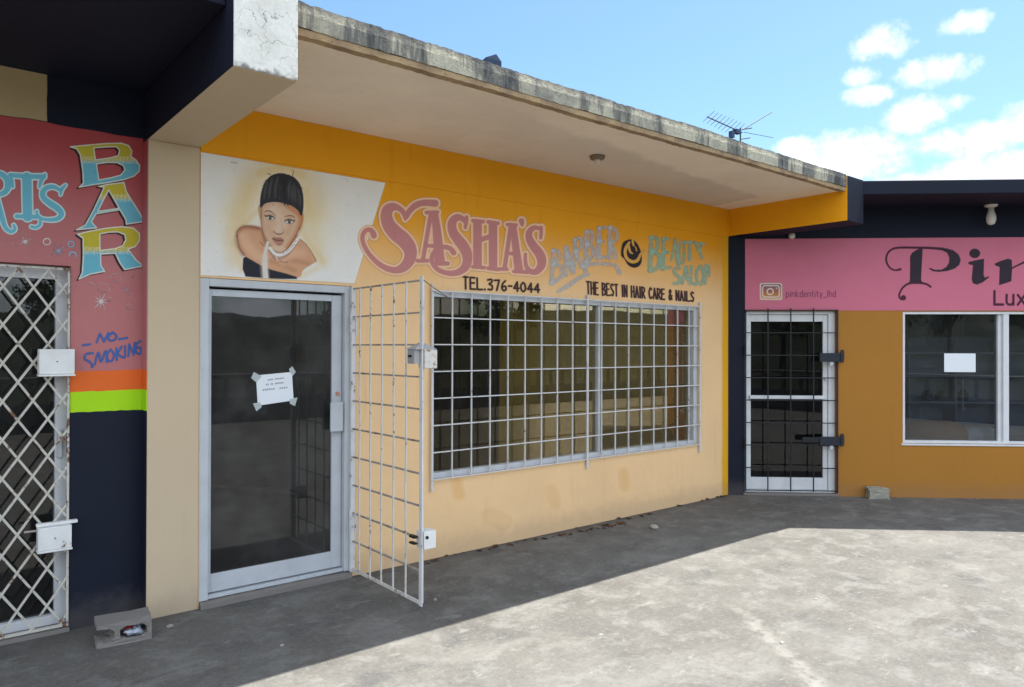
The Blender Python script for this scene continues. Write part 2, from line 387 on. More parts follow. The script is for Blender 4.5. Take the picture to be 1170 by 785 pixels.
# ------------------------------------------------------------------ sign writer: paints letters on a fine sheet lying on the wall
def crom(pts, per=8, closed=False):
    p=np.array(pts,float); n=len(p)
    if n<3: 
        t=np.linspace(0,1,per+1)[:,None]; return p[0]*(1-t)+p[-1]*t
    out=[]
    for i in range(n if closed else n-1):
        if closed: a,b,c,d=p[(i-1)%n],p[i],p[(i+1)%n],p[(i+2)%n]
        else: a,b,c,d=p[max(i-1,0)],p[i],p[i+1],p[min(i+2,n-1)]
        for t in np.linspace(0,1,per,endpoint=False):
            out.append(.5*((2*b)+(c-a)*t+(2*a-5*b+4*c-d)*t*t+(3*b-a-3*c+d)*t**3))
    if not closed: out.append(p[-1])
    return np.array(out)
class Paint:
    """paint layer over a wall rectangle: shapes are given in photograph pixels, the sheet lies on the wall"""
    def __init__(self, fr, u0,u1,z0,z1, step=.0035, lift=.002):
        self.fr=fr; self.nu=int((u1-u0)/step)+2; self.nz=int((z1-z0)/step)+2
        us=np.linspace(u0,u1,self.nu); zs=np.linspace(z0,z1,self.nz); U,Z=np.meshgrid(us,zs)
        o=np.array(fr(0,lift,0)); eu=np.array(fr(1,lift,0))-o
        self.W=(o[None]+U.ravel()[:,None]*eu+Z.ravel()[:,None]*np.array((0,0,1.)))
        v=self.W-CAM; z=v@_d
        # fixed texture coordinates of the wall sheet, in the units the shapes were measured in
        self.px=np.stack([PW/2+F*(v@RX)/z, PH/2-F*(v@UX)/z],1)
        self.col=np.zeros((len(self.W),3)); self.al=np.zeros(len(self.W)); self.org=(0,0); self.sc=1
    def frame(self, ox, oy, scale): self.org=(ox,oy); self.sc=scale; return self
    def _sub(self, pts, pad):
        lo=pts.min(0)-pad; hi=pts.max(0)+pad; q=self.px
        return np.nonzero((q[:,0]>lo[0])&(q[:,0]<hi[0])&(q[:,1]>lo[1])&(q[:,1]<hi[1]))[0]
    def over(self, idx, cov, c):
        if callable(c): c=c(self.px[idx])
        c=np.array(c,float); cov=cov
        a0=self.al[idx]; a=cov+a0*(1-cov); s=np.where(a>1e-6,a,1)
        self.col[idx]=(c*cov[:,None]+self.col[idx]*(a0*(1-cov))[:,None])/s[:,None]; self.al[idx]=a
    def sd_stroke(self, pts, rad, per=8, smooth=True, pad=0):
        p=np.array([(x,y) for x,y in pts],float)/self.sc+np.array(self.org)
        r=np.broadcast_to(np.array(rad,float),(len(p),))/self.sc
        q=np.column_stack([p,r]); q=crom(q,per) if (smooth and len(p)>2) else q
        idx=self._sub(q[:,:2],q[:,2].max()+pad+1.5); X=self.px[idx]; D=np.full(len(idx),1e9)
        for i in range(len(q)-1):
            a,b=q[i,:2],q[i+1,:2]; w=b-a; L=w@w
            t=np.clip(((X-a)@w)/L,0,1) if L>1e-9 else np.zeros(len(X))
            D=np.minimum(D,np.hypot(*(X-a-t[:,None]*w).T)-(q[i,2]+(q[i+1,2]-q[i,2])*t))
        return idx,D
    def sd_poly(self, pts, smooth=False, pad=0, per=6):
        p=np.array(pts,float)/self.sc+np.array(self.org)
        if smooth: p=crom(p,per,True)
        idx=self._sub(p,pad+1.5); X=self.px[idx]; D=np.full(len(idx),1e9); ins=np.zeros(len(idx),bool); n=len(p)
        for i in range(n):
            a,b=p[i],p[(i+1)%n]; w=b-a; L=w@w
            if L<1e-12: continue
            t=np.clip(((X-a)@w)/L,0,1); D=np.minimum(D,np.hypot(*(X-a-t[:,None]*w).T))
            if a[1]!=b[1]:
                ins^=((a[1]>X[:,1])!=(b[1]>X[:,1]))&(X[:,0]<(b[0]-a[0])*(X[:,1]-a[1])/(b[1]-a[1])+a[0])
        return idx,np.where(ins,-D,D)
    def put(self, idx, D, c, alpha=1., soft=.45, grow=0., wear=None):
        cov=np.clip(.5-(D-grow)/(2*soft),0,1); cov=cov*cov*(3-2*cov)*alpha
        if wear is not None: cov=cov*wear(self.px[idx])
        k=cov>.004; self.over(idx[k],cov[k],c)
    def stroke(self, pts, rad, c, alpha=1., soft=.45, grow=0., smooth=True, wear=None):
        i,D=self.sd_stroke(pts,rad,smooth=smooth,pad=grow+soft); self.put(i,D,c,alpha,soft,grow,wear)
    def poly(self, pts, c, alpha=1., soft=.45, grow=0., smooth=False, wear=None):
        i,D=self.sd_poly(pts,smooth,pad=grow+soft); self.put(i,D,c,alpha,soft,grow,wear)
    def ring(self, cx,cy,rx,ry,rad,c,**k):
        self.stroke([(cx+rx*math.cos(t),cy+ry*math.sin(t)) for t in np.linspace(0,2*math.pi,17)],rad,c,**k)
    def build(self, name, parent, label=None):
        nu,nz=self.nu,self.nz; a=self.al.reshape(nz,nu)
        cell=np.maximum.reduce([a[:-1,:-1],a[1:,:-1],a[:-1,1:],a[1:,1:]])>.02
        jj,ii=np.nonzero(cell); v0=jj*nu+ii
        quads=np.stack([v0,v0+1,v0+nu+1,v0+nu],1); used,inv=np.unique(quads.ravel(),return_inverse=True)
        quads=inv.reshape(-1,4).astype(np.int32); V=self.W[used]-np.array(root_loc(parent))
        me=bpy.data.meshes.new(name)
        me.vertices.add(len(V)); me.vertices.foreach_set('co',V.ravel())
        me.loops.add(quads.size); me.loops.foreach_set('vertex_index',quads.ravel())
        me.polygons.add(len(quads)); me.polygons.foreach_set('loop_start',np.arange(0,quads.size,4,dtype=np.int32))
        me.update(calc_edges=True)
        at=me.color_attributes.new('paint','FLOAT_COLOR','POINT')
        rgba=np.column_stack([self.col[used],np.clip(self.al[used],0,1)]).astype(np.float32)
        at.data.foreach_set('color',rgba.ravel())
        me.materials.append(M['paint'])
        o=bpy.data.objects.new(name,me); COL.objects.link(o); o.parent=parent
        if label: o['label']=label
        return o
def vnoise(px, s, seed=0):                                   # cheap value noise for brush wear
    q=px/s; i=np.floor(q).astype(int); f=q-i; f=f*f*(3-2*f)
    def h(a,b): return np.modf(np.abs(np.sin(a*127.1+b*311.7+seed*17.3)*43758.5453))[0]
    return (h(i[:,0],i[:,1])*(1-f[:,0])+h(i[:,0]+1,i[:,1])*f[:,0])*(1-f[:,1])+(h(i[:,0],i[:,1]+1)*(1-f[:,0])+h(i[:,0]+1,i[:,1]+1)*f[:,0])*f[:,1]

GL={'T':[[(0,0),(1,0)],[(.5,0),(.45,1)]],'E':[[(.95,0),(.05,0),(0,1),(1,1)],[(.02,.48),(.8,.46)]],'L':[[(.05,0),(0,1),(1,1)]],
'.':[[(.3,.95),(.35,1)]],'3':[[(.05,.08),(.8,0),(.85,.25),(.3,.45),(.9,.6),(.8,.95),(.05,.95)]],'7':[[(0,.05),(1,0),(.4,1)]],
'6':[[(.85,0),(.3,.3),(.05,.7),(.4,1),(.9,.85),(.75,.55),(.15,.65)]],'-':[[(.05,.5),(.95,.5)]],'4':[[(.7,1),(.75,0),(0,.7),(1,.68)]],
'0':[[(.5,0),(.05,.35),(.1,.8),(.5,1),(.95,.7),(.85,.15),(.5,0)]],'H':[[(.05,0),(0,1)],[(.95,0),(.95,1)],[(.03,.52),(.95,.48)]],
'B':[[(.05,0),(0,1)],[(.05,0),(.8,.08),(.8,.36),(.05,.48)],[(.05,.48),(.95,.6),(.9,.92),(0,1)]],'S':[[(.95,.1),(.5,0),(.08,.2),(.4,.46),(.9,.65),(.6,.98),(0,.92)]],
'I':[[(.5,0),(.45,1)]],'N':[[(0,1),(.05,0),(.9,1),(1,0)]],'A':[[(0,1),(.5,0),(1,1)],[(.2,.65),(.82,.65)]],
'R':[[(.05,0),(0,1)],[(.05,0),(.9,.1),(.8,.42),(.05,.52)],[(.3,.5),(1,1)]],'C':[[(.95,.15),(.5,0),(.05,.4),(.15,.85),(.55,1),(.95,.85)]],
'&':[[(1,.95),(.3,.25),(.5,0),(.75,.2),(.1,.7),(.4,1),(1,.55)]],
'p':[[(.05,.35),(.05,1.3)],[(.05,.4),(.7,.35),(.95,.65),(.7,1),(.05,.95)]],'i':[[(.5,.4),(.5,1)],[(.5,.12),(.5,.16)]],
'n':[[(.05,.35),(.05,1)],[(.05,.5),(.6,.35),(.95,.5),(.95,1)]],'k':[[(.05,0),(.05,1)],[(.85,.35),(.05,.7),(.95,1)]],
'd':[[(.95,0),(.95,1)],[(.95,.45),(.3,.35),(.05,.7),(.3,1),(.95,.92)]],'e':[[(.05,.68),(.95,.65),(.7,.36),(.25,.38),(.05,.7),(.4,1),(.95,.92)]],
't':[[(.4,.1),(.4,.85),(.9,1)],[(.05,.38),(.9,.38)]],'y':[[(.05,.38),(.5,.95)],[(.95,.38),(.3,1.3)]],'_':[[(0,1.1),(1,1.1)]],
'l':[[(.5,0),(.5,1)]],'h':[[(.05,0),(.05,1)],[(.05,.55),(.6,.35),(.95,.5),(.95,1)]]}
WD={'.':.35,'-':.7,'I':.3,'i':.25,'l':.25,' ':.55,'t':.7,'_':.9,'&':1.1}
def text(pt, s, tl, tr, bl, br, rad, c, gap=.32, smooth=None, **k):
    W=[WD.get(ch,1.) for ch in s]; tot=sum(W)+gap*(len(s)-1); x=0
    tl,tr,bl,br=[np.array(q,float) for q in (tl,tr,bl,br)]
    for ch,w in zip(s,W):
        for g in GL.get(ch,[]):
            q=[]
            for (a,b) in g:
                t=(x+a*w)/tot; top=tl*(1-t)+tr*t; bot=bl*(1-t)+br*t; q.append(tuple(top*(1-b)+bot*b))
            sm=ch in '360SBC&Rpnde' if smooth is None else smooth
            pt.stroke(q,rad,c,smooth=sm,**k)
        x+=w+gap

# ================================================================== ROOTS
salon=thing('beauty_salon',(-2.85,0,0),'orange and peach salon with painted portrait and barred window, between bar and pink shop','shop')
bar=thing('drinks_bar',(-8,.12,0),'shuttered bar with red and navy painted wall, left of the tan pillar','shop')
shop=thing('pink_shop',tuple(T*3),'ochre shopfront under a pink painted sign, angled across the corner','shop')

# ================================================================== SALON: masonry
DX0,DX1,DZ=-5.6845,-4.636,2.085
WX0,WX1,WZ0,WZ1=-3.955,-.555,.615,2.092
us=[-5.687,DX0,DX1,WX0,WX1,0.]; zs=[0.,WZ0,DZ,WZ1,2.885]
def sal_solid(i,j):
    if i==1 and j<2: return False
    if i==3 and 1<=j<=2: return False
    return True
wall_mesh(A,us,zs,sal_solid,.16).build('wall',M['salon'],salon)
mb=MB(); mb.box(A,-5.687,0,-.16,.008,2.885,3.2); mb.build('lintel_band',M['orange'],salon,bevel=.004)
mb=MB(); mb.box(A,-5.989,-5.687,-.4,0,0,2.9); mb.build('pillar',M['tan'],salon,bevel=.006)
mb=MB(); mb.box(A,-5.989,-5.687,-.4,1.495,2.9,3.42,ms=[0,0,2,0,1,0]); mb.build('beam',[M['tan'],M['navy'],M['whitebeam']],salon,bevel=.006)
mb=MB(); mb.box(A,0.0,.34,-.1,1.352,2.9,3.345,ms=[1,0,1,1,0,1]); mb.build('end_beam',[M['orange'],M['navy']],salon,bevel=.005)
mb=MB(); mb.box(A,-5.687,.34,-5.5,1.325,3.2,3.345,ms=[0,1,1,1,1,1]); slab=mb.build('roof_slab',[M['soffit'],M['fascia']],salon)
# fascia: uneven cast face, with a bare drip edge hanging below it
def wavy_strip(u0,u1,n,prof,amp,seed):
    g=np.random.default_rng(seed); mb=MB(); k=len(prof); vs=[];fs=[]
    ph=g.uniform(0,6.28,8)
    for i in range(n+1):
        u=u0+(u1-u0)*i/n
        w=sum(math.sin(u*fq+ph[j])*a for j,(fq,a) in enumerate(((2.1,.5),(5.3,.3),(11.7,.2),(23,.12),(41,.1))))
        for j,(d,z) in enumerate(prof):
            e=amp[j]*(w+g.normal(0,.25)); vs.append(A(u,d+e*.5,z+e))
    for i in range(n):
        for j in range(k):
            fs.append((i*k+j,i*k+(j+1)%k,(i+1)*k+(j+1)%k,(i+1)*k+j))
    fs.append(tuple(range(k))); fs.append(tuple(n*k+j for j in range(k))[::-1])
    mb.add(vs,fs); return mb
wavy_strip(-5.684,-.003,220,[(1.30,3.232),(1.343,3.229),(1.346,3.30),(1.342,3.352),(1.30,3.358)],[0,.0045,.004,.006,.005],3).build('fascia',M['fascia'],slab)
wavy_strip(-5.684,-.003,260,[(1.22,3.203),(1.268,3.2005),(1.276,3.1945),(1.333,3.194),(1.3365,3.2285),(1.24,3.24)],[.0,.0,.0035,.0035,.002,0],5).build('drip_edge',M['lip'],slab)

# interior of the salon (seen dimly through the glass)
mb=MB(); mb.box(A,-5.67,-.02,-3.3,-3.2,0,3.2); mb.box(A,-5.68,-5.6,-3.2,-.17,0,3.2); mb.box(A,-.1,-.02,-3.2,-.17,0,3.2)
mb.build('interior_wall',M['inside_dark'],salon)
# threshold
mb=wavy_strip(DX0+.004,DX1-.004,40,[(.03,.0),(.028,.028),(.0,.036),(-.20,.042),(-.20,.0)],[0,.006,.005,.003,0],11); mb.build('threshold',M['concrete'],salon)

# ---- salon door
def frame_rect(fr,u0,u1,z0,z1,w,d0,d1,mb=None,bottom=True,wb=None,wt=None,wl=None,wr=None):
    mb=mb or MB(); wb=wb or w; wt=wt or w; wl=wl or w; wr=wr or w
    mb.box(fr,u0,u0+wl,d0,d1,z0,z1); mb.box(fr,u1-wr,u1,d0,d1,z0,z1)
    mb.box(fr,u0+wl,u1-wr,d0+.001,d1-.001,z1-wt,z1)
    if bottom: mb.box(fr,u0+wl,u1-wr,d0+.001,d1-.001,z0,z0+wb)
    return mb
door=frame_rect(A,DX0+.001,DX1-.003,.043,DZ-.002,.036,-.12,-.004,bottom=False,wr=.05,wl=.056,wt=.05).build('door',M['alu'],salon,bevel=.003)
leaf=frame_rect(A,-5.622,-4.693,.075,2.018,.04,-.085,-.045,wl=.022,wr=.075,wb=.115,wt=.045).build('door_leaf',M['alu'],door,bevel=.003)
mb=MB(); mb.box(A,DX0+.06,DX1-.055,-.15,-.02,.043,.066); mb.build('door_sill',M['alu'],door,bevel=.002)
mb=MB(); mb.box(A,-5.602,-4.766,-.068,-.062,.188,1.975); mb.build('glass_pane',M['glass_door'],door)
# pull plates: an outer bent plate and the one behind the glass
mb=MB(); mb.box(A,-4.80,-4.712,.004,.009,1.05,1.255); mb.box(A,-4.711,-4.705,-.045,.009,1.05,1.255); mb.box(A,-4.80,-4.795,-.008,.0035,1.05,1.255)
mb.build('handle',M['alu'],door,bevel=.002)
mb=MB(); mb.box(A,-4.85,-4.785,-.125,-.12,1.06,1.265); mb.box(A,-4.79,-4.785,-.12,-.069,1.06,1.265); mb.build('inner_handle',M['alu'],door)
mb=MB(); mb.tube(A(-4.726,-.05,1.315),A(-4.726,-.03,1.315),.014,12); mb.build('door_lock',M['copper'],door)

# ---- salon window
win=frame_rect(A,WX0+.003,WX1-.003,WZ0+.003,WZ1-.003,.05,-.10,-.008,wr=.06,wl=.02,wb=.045,wt=.045).build('window',M['alu'],salon,bevel=.003)
mb=MB(); xm=-2.02; mb.box(A,xm-.04,xm-.014,-.095,-.03,WZ0+.046,WZ1-.046); mb.box(A,xm-.0139,xm+.01,-.095,-.05,WZ0+.046,WZ1-.046); mb.build('mullion',M['alu'],win,bevel=.003)
for a,b,dd in ((WX0+.022,xm-.039,-.07),(xm+.009,WX1-.062,-.075)):
    mb=MB(); mb.box(A,a,b,dd,dd+.006,WZ0+.047,WZ1-.047); mb.build('glass_pane',M['glass_win'],win)
# olive cloth added behind the glass: its colour stands in for the window's reflection
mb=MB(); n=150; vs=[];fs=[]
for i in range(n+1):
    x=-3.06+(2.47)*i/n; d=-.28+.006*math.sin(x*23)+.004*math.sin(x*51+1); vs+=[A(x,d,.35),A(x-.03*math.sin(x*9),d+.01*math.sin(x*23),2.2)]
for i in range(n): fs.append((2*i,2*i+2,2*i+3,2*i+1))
mb.add(vs,fs); mb.build('reflection_cloth',M['reflection_cloth'],win,smooth=True)
# burglar bars
mb=MB(); nb=19
for i in range(nb):
    x=WX0-.006+(WX1-WX0+.012)*i/(nb-1); w=.018 if i in (0,9,18) else .0095
    z0,z1=(WZ0-.085,WZ1+.045) if i in (0,9,18) else (WZ0+.0,WZ1+.002)
    mb.box(A,x-w/2,x+w/2,.012,.024+(.004 if w>.015 else 0),z0,z1)
for j in range(8):
    z=WZ0+.004+(WZ1-WZ0-.008)*j/7
    mb.box(A,WX0-.01,WX1+.01,.0245,.0335,z-.0045,z+.0045)
for x in (WX0-.006,(WX0+WX1)/2,WX1+.006):
    for z in (WZ0-.07,WZ1+.03): mb.box(A,x-.008,x+.008,-.02,.0115,z-.01,z+.01)
bars=mb.build('burglar_bars',M['bars'],win)

# ---- security gate, standing open at a right angle to the wall
GX=-4.640; GY0,GY1=-.012,-.945; GZ0,GZ1=.05,2.07
def G(u,d,z): return (GX-d, -u, z)                          # u outwards from wall, d towards -X
mb=MB(); mb.box(G,.945-.03,.945+.004,-.004,.004,GZ0-.008,GZ1+.02); mb.box(G,.912,.918,-.03,-.004,GZ0,GZ1)
gate=mb.build('security_gate',M['bars'],salon,bevel=.0015)
mb=MB()
for i in range(5):
    u=.155*(i+1)-.01; zz=[GZ0+.01+(GZ1-.015-GZ0)*q/6 for q in range(7)]; jj=[0]+[random.uniform(-.004,.004) for _ in range(5)]+[0]
    for q in range(6): mb.bar(G(u+jj[q],.008,zz[q]),G(u+jj[q+1],.008,zz[q+1]+.001),.0105,.009,(1,0,0))
mb.box(G,.02,.916,-.004,.004,GZ0,GZ0+.022)
mb.build('vertical_bars',M['gatebars'],gate)
mb=MB()
for j in range(10):
    z=GZ1-.006-.2005*j; mb.box(G,.006,.914,-.0075,.003,z-.0055,z+.0055)
mb.build('horizontal_bars',M['hbars'],gate)
mb=MB(); mb.box(A,GX-.014,GX+.018,.0,.03,.04,2.075); mb.build('gate_post',M['bars'],gate,bevel=.002)
for z in (1.82,.42):
    mb=MB(); mb.tube(G(.022,.012,z-.07),G(.022,.012,z-.01),.011,10); mb.tube(G(.022,.012,z),G(.022,.012,z+.07),.011,10)
    mb.box(G,.03,.085,.004,.010,z-.06,z-.045); mb.box(G,.03,.085,.004,.010,z+.02,z+.035); mb.box(G,.08,.092,.004,.012,z-.09,z+.05)
    mb.build('hinge',M['bars'],gate)
mb=MB(); u0,u1,d0,d1,z0,z1=.86,.985,-.10,.05,1.535,1.655
mb.box(G,.85,.93,.012,.05,1.545,1.635)                      # lock shell
hv=[G(.838,.058,1.635),G(.95,.058,1.635),G(.95,-.105,1.635),G(.838,-.105,1.635),G(.90,-.02,1.685)]
mb.add(hv,[(0,1,4),(1,2,4),(2,3,4),(3,0,4),(0,3,2,1)])
mb.build('lock_hood',M['greymetal'],gate)
mb=MB(); mb.box(G,.88,.952,-.105,-.012,1.515,1.632); mb.build('lock_box',M['rustybox'],gate,bevel=.003)['label']='rust stained white lock box'
mb=MB(); mb.box(G,.86,.90,.0505,.054,1.585,1.60); mb.build('key_slot',M['black_iron'],gate)
mb=MB(); mb.box(G,.86,.952,-.10,-.012,.392,.502); mb.build('lock_box',M['lockbox'],gate,bevel=.003)
mb=MB(); mb.box(G,.84,.90,.004,.03,.457,.472); mb.build('lock_bolt',M['black_iron'],gate)
mb=MB(); mb.box(G,.84,.90,.004,.03,.419,.429); mb.build('lock_bolt',M['black_iron'],gate)
mb=MB(); mb.tube(G(.953,-.03,.467),G(.962,-.03,.467),.01,10); mb.build('key_slot',M['black_iron'],gate)
mb=MB(); wp=[G(.93,.0,2.075),G(.90,-.12,2.02),G(.7,-.35,1.99),G(.3,-.62,2.02),(WX0-.01,-.03,2.08)]
for i in range(4): mb.tube(wp[i],wp[i+1],.0022,6)
mb.build('tie_wire',M['black_iron'],gate)

# ================================================================== SALON: painting
LN=lin
def C(*c): return np.array(lin(c))
def shade(c,k): return np.array(c)*k
# --- portrait panel
pt=Paint(A,-5.686,-4.36,2.088,2.88,.0032,.0025)
panel=[(229.0,173.5),(440.6,208.8),(405.3,324.0),(229.0,314.6)]
pt.frame(0,0,1)
PANEL=np.array((.74,.725,.68))
pt.poly(panel,PANEL)
pt.frame(250,180,5.413)
inside=pt.al.copy()
tanair=np.array((.70,.53,.25))
pt.stroke([(120,400),(250,180),(420,120),(560,260),(580,480)],120,np.array((.76,.66,.42)),.55,soft=24)
for pts,r,a in (([(110,330),(200,140),(380,60),(540,150),(600,330)],70,.40),([(90,640),(80,480),(150,330),(200,200)],45,.45),([(560,300),(600,520),(640,650)],40,.35),([(250,100),(400,60),(520,110)],22,.6),([(540,200),(548,340),(520,460),(640,640)],20,.5),([(90,520),(120,600),(140,690)],18,.5),([(240,330),(170,400),(100,440)],16,.45),([(500,735),(600,690)],16,.4)):
    pt.stroke(pts,r,tanair,min(.9,a*1.15),soft=r/5.413*.95)
SK=np.array((.60,.325,.185)); SKL=np.array((.62,.405,.265)); SKD=np.array((.33,.12,.05)); INK=np.array((.028,.02,.02))
sh=[(110,492),(116,455),(150,427),(205,420),(262,438),(300,520),(340,560),(400,580),(450,540),(488,498),(535,535),(575,590),(603,640),(560,668),(520,700),(485,742),(310,705),(260,668),(165,612),(128,560)]
pt.poly(sh,SK,1,.6,smooth=True)
for pts,r,a in (([(150,600),(118,540),(114,470),(160,430),(250,440)],13,.7),([(275,455),(292,520),(310,560)],16,.75),([(420,640),(480,640),(560,660)],12,.35),([(320,640),(380,660),(470,700)],14,.3)):
    pt.stroke(pts,r,SKD,a,soft=2.4)
for pts,r,a in (([(150,490),(190,560),(240,610)],30,.55),([(400,640),(470,590),(510,590)],24,.45)):
    pt.stroke(pts,r,np.array((.74,.47,.31)),a,soft=5)
neck=[(290,500),(315,560),(345,610),(390,610),(440,575),(480,505),(470,470),(300,480)]
pt.poly(neck,shade(SK,.72),1,.8,smooth=True)
pt.poly([(503,365),(521,352),(524,378),(512,425),(494,450)],np.array((.45,.18,.06)),1,.6,smooth=True)
pt.poly([(243,300),(258,300),(262,370),(256,385),(246,345)],np.array((.50,.29,.15)),.9,.6,smooth=True)
face=[(262,300),(282,288),(330,280),(400,280),(450,300),(500,345),(507,385),(498,430),(470,490),(425,560),(385,588),(355,585),(315,550),(285,500),(268,430),(262,360)]
pt.poly(face,SKL,1,.5,smooth=True)
for pts,r,a,c in (([(505,350),(500,420),(470,490),(430,552)],15,.75,np.array((.50,.21,.08))),([(440,305),(500,350)],18,.8,np.array((.52,.20,.07))),([(266,310),(268,420),(285,490),(320,545)],8,.6,np.array((.46,.22,.11))),([(280,300),(350,288),(420,292)],10,.5,np.array((.52,.30,.17))),([(420,470),(440,440),(445,420)],14,.35,np.array((.52,.30,.18))),([(300,430),(330,480)],14,.25,np.array((.52,.30,.2)))):
    pt.stroke(pts,r,c,a,soft=2.6)
pt.stroke([(340,320),(385,400),(370,440)],24,np.array((.72,.56,.44)),.6,soft=5)
pt.stroke([(350,560),(385,565)],12,np.array((.72,.55,.43)),.6,soft=3)
hair=[(254,300),(256,250),(268,195),(290,145),(330,108),(380,97),(415,102),(430,108),(470,125),(505,170),(522,235),(524,300),(517,352),(506,358),(490,330),(455,302),(425,292),(380,279),(330,277),(285,287),(264,310)]
pt.poly(hair,np.array((.020,.019,.021)),1,.5,smooth=True)
for pts in ([(300,150),(285,210),(280,260)],[(330,130),(315,200),(310,250)],[(365,120),(350,190),(350,250)],[(440,150),(432,200),(436,250)],[(465,165),(470,220),(476,275)],[(485,190),(500,240),(505,300)],[(452,180),(455,235),(458,270)]):
    pt.stroke(pts,[3,7,2],np.array((.095,.092,.095)),.65,soft=1.3)
g_=np.random.default_rng(8)
for q_ in range(34):
    t_=g_.uniform(math.pi,2*math.pi); cx_,cy_=390+128*math.cos(t_),235+134*math.sin(t_); pt.stroke([(cx_,cy_),(cx_+g_.normal(0,4)+2*math.cos(t_),cy_+g_.normal(0,2)+3*math.sin(t_))],[3.2,1.2],np.array((.022,.02,.022)),.9,soft=.4,smooth=False)
for q_ in range(90):
    x_,y_=g_.uniform(280,500),g_.uniform(130,275); v_=g_.uniform(.03,.07); pt.stroke([(x_,y_),(x_+(x_-390)*.12+g_.normal(0,3),y_+g_.uniform(14,34))],[1.8,1.],np.array((v_,v_,v_)),.5,soft=.6,smooth=False)
pt.stroke([(405,150),(402,260)],12,np.array((.008,.008,.010)),.7,soft=3)
for pts in ([(408,282),(412,300),(418,315)],[(418,285),(428,303),(430,312)],[(404,282),(404,300)],[(455,118),(462,85),(452,80)],[(320,105),(300,98)]): pt.stroke(pts,[3,2,1][:len(pts)],INK,.85,soft=.35)
# brows, eyes
pt.stroke([(284,338),(300,330),(325,336),(355,364)],[2,3.4,3.2,1.6],INK,.85,soft=.4)
pt.stroke([(408,366),(432,360),(455,362),(470,372)],[1.5,3.2,3.2,2],INK,.85,soft=.4)
for ex,ey,w,t in ((318,374,29,.16),(437,398,29,-.02)):
    def e(x,y): return (ex+x*math.cos(t)*1-y*math.sin(t), ey+x*math.sin(t)+y*math.cos(t))
    pt.poly([e(-w,0),e(-w*.5,-9),e(0,-12),e(w*.6,-7),e(w,2),e(w*.4,10),e(-w*.4,10)],np.array((.66,.62,.58)),1,.4,smooth=True)
    pt.stroke([e(0,-1),e(.1,0)],10,np.array((.045,.03,.025)),1,soft=.4,smooth=False); pt.stroke([e(3,-4),e(3.1,-4)],2.5,np.array((.7,.7,.7)),.9,soft=.3,smooth=False)
    pt.stroke([e(-w-3,-4),e(-w*.5,-11),e(0,-13),e(w*.6,-8),e(w+2,1)],[2.5,4,4.2,3.6,2],INK,1,soft=.35)
    pt.stroke([e(-w,1),e(-w*.3,11),e(w*.5,10),e(w,2)],[1.2,1.8,1.8,1],INK,.7,soft=.35)
    pt.stroke([e(-w,-14),e(0,-22),e(w*.8,-14)],2.,np.array((.33,.16,.09)),.7,soft=.6)
pt.stroke([(282,356),(300,366)],3,INK,.9,soft=.4); pt.stroke([(462,396),(471,385)],3,INK,.9,soft=.4)
# nose, mouth
pt.stroke([(385,385),(392,430),(398,452)],5,np.array((.50,.31,.20)),.45,soft=1.3)
pt.stroke([(338,455),(350,468),(368,474),(388,472),(402,460)],[2.5,2.6,4,3,2],INK,.8,soft=.45)
pt.poly([(330,500),(345,492),(362,496),(372,494),(395,502),(402,515),(390,538),(370,544),(350,532)],np.array((.36,.155,.11)),1,.5,smooth=True)
pt.stroke([(345,520),(368,530),(388,526)],7,np.array((.48,.24,.17)),.7,soft=1.)
pt.stroke([(328,501),(350,510),(372,514),(402,512)],[1.5,2.5,2.5,1.5],INK,.9,soft=.35)
for pts in ([(262,300),(265,430),(290,505),(325,560),(360,586)],[(360,586),(390,588),(430,555),(470,492),(500,430)],[(114,480),(128,560),(160,606)],[(110,490),(118,450),(160,424),(260,440)],[(488,498),(535,532),(578,592),(604,642)],[(380,640),(410,650),(428,645)],[(255,520),(275,545)]):
    pt.stroke(pts,2.4,np.array((.10,.045,.03)),.8,soft=.4)
# dress, strap, choker
pt.poly([(150,622),(166,612),(215,640),(275,675),(330,695),(420,718),(482,738),(486,752),(400,752),(300,748),(165,737),(147,690)],np.array((.014,.014,.022)),1,.6)
pt.stroke([(285,620),(283,680),(288,752)],24,np.array((.72,.68,.62)),.35,soft=2)
pt.stroke([(303,525),(288,590),(284,660),(291,752)],[9,12,15,16],np.array((.66,.60,.53)),1,soft=.5)
pt.stroke([(316,560),(345,594),(385,602),(430,578),(462,542),(488,505)],10,np.array((.74,.71,.67)),1,soft=.5)
for pts in ([(312,572),(345,608),(388,616),(436,590),(470,553),(496,515)],[(318,590),(345,622),(385,628),(440,596)],[(335,615),(352,634),(370,622)]): pt.stroke(pts,2,np.array((.16,.12,.12)),.8,soft=.35)
for q in ((420,582),(432,574),(446,560),(455,548),(466,540),(400,596),(474,520)): pt.stroke([q,(q[0]+4,q[1]-5)],2,INK,.8,soft=.3)
pt.stroke([(355,612),(362,634)],4,np.array((.6,.6,.58)),.9,soft=.5)
pt.stroke([(78,28),(112,34)],5,np.array((.45,.40,.33)),.8,soft=.6); pt.stroke([(785,130),(800,150)],2,np.array((.45,.42,.38)),.7,soft=.4)
pt.stroke([(0,738),(200,752),(400,764),(840,790)],6,np.array((.38,.25,.09)),.7,soft=1)
pt.al*=np.clip(inside*1.02,0,1)
pt.build('portrait_mural',salon,'airbrushed woman with short black hair on a white panel')

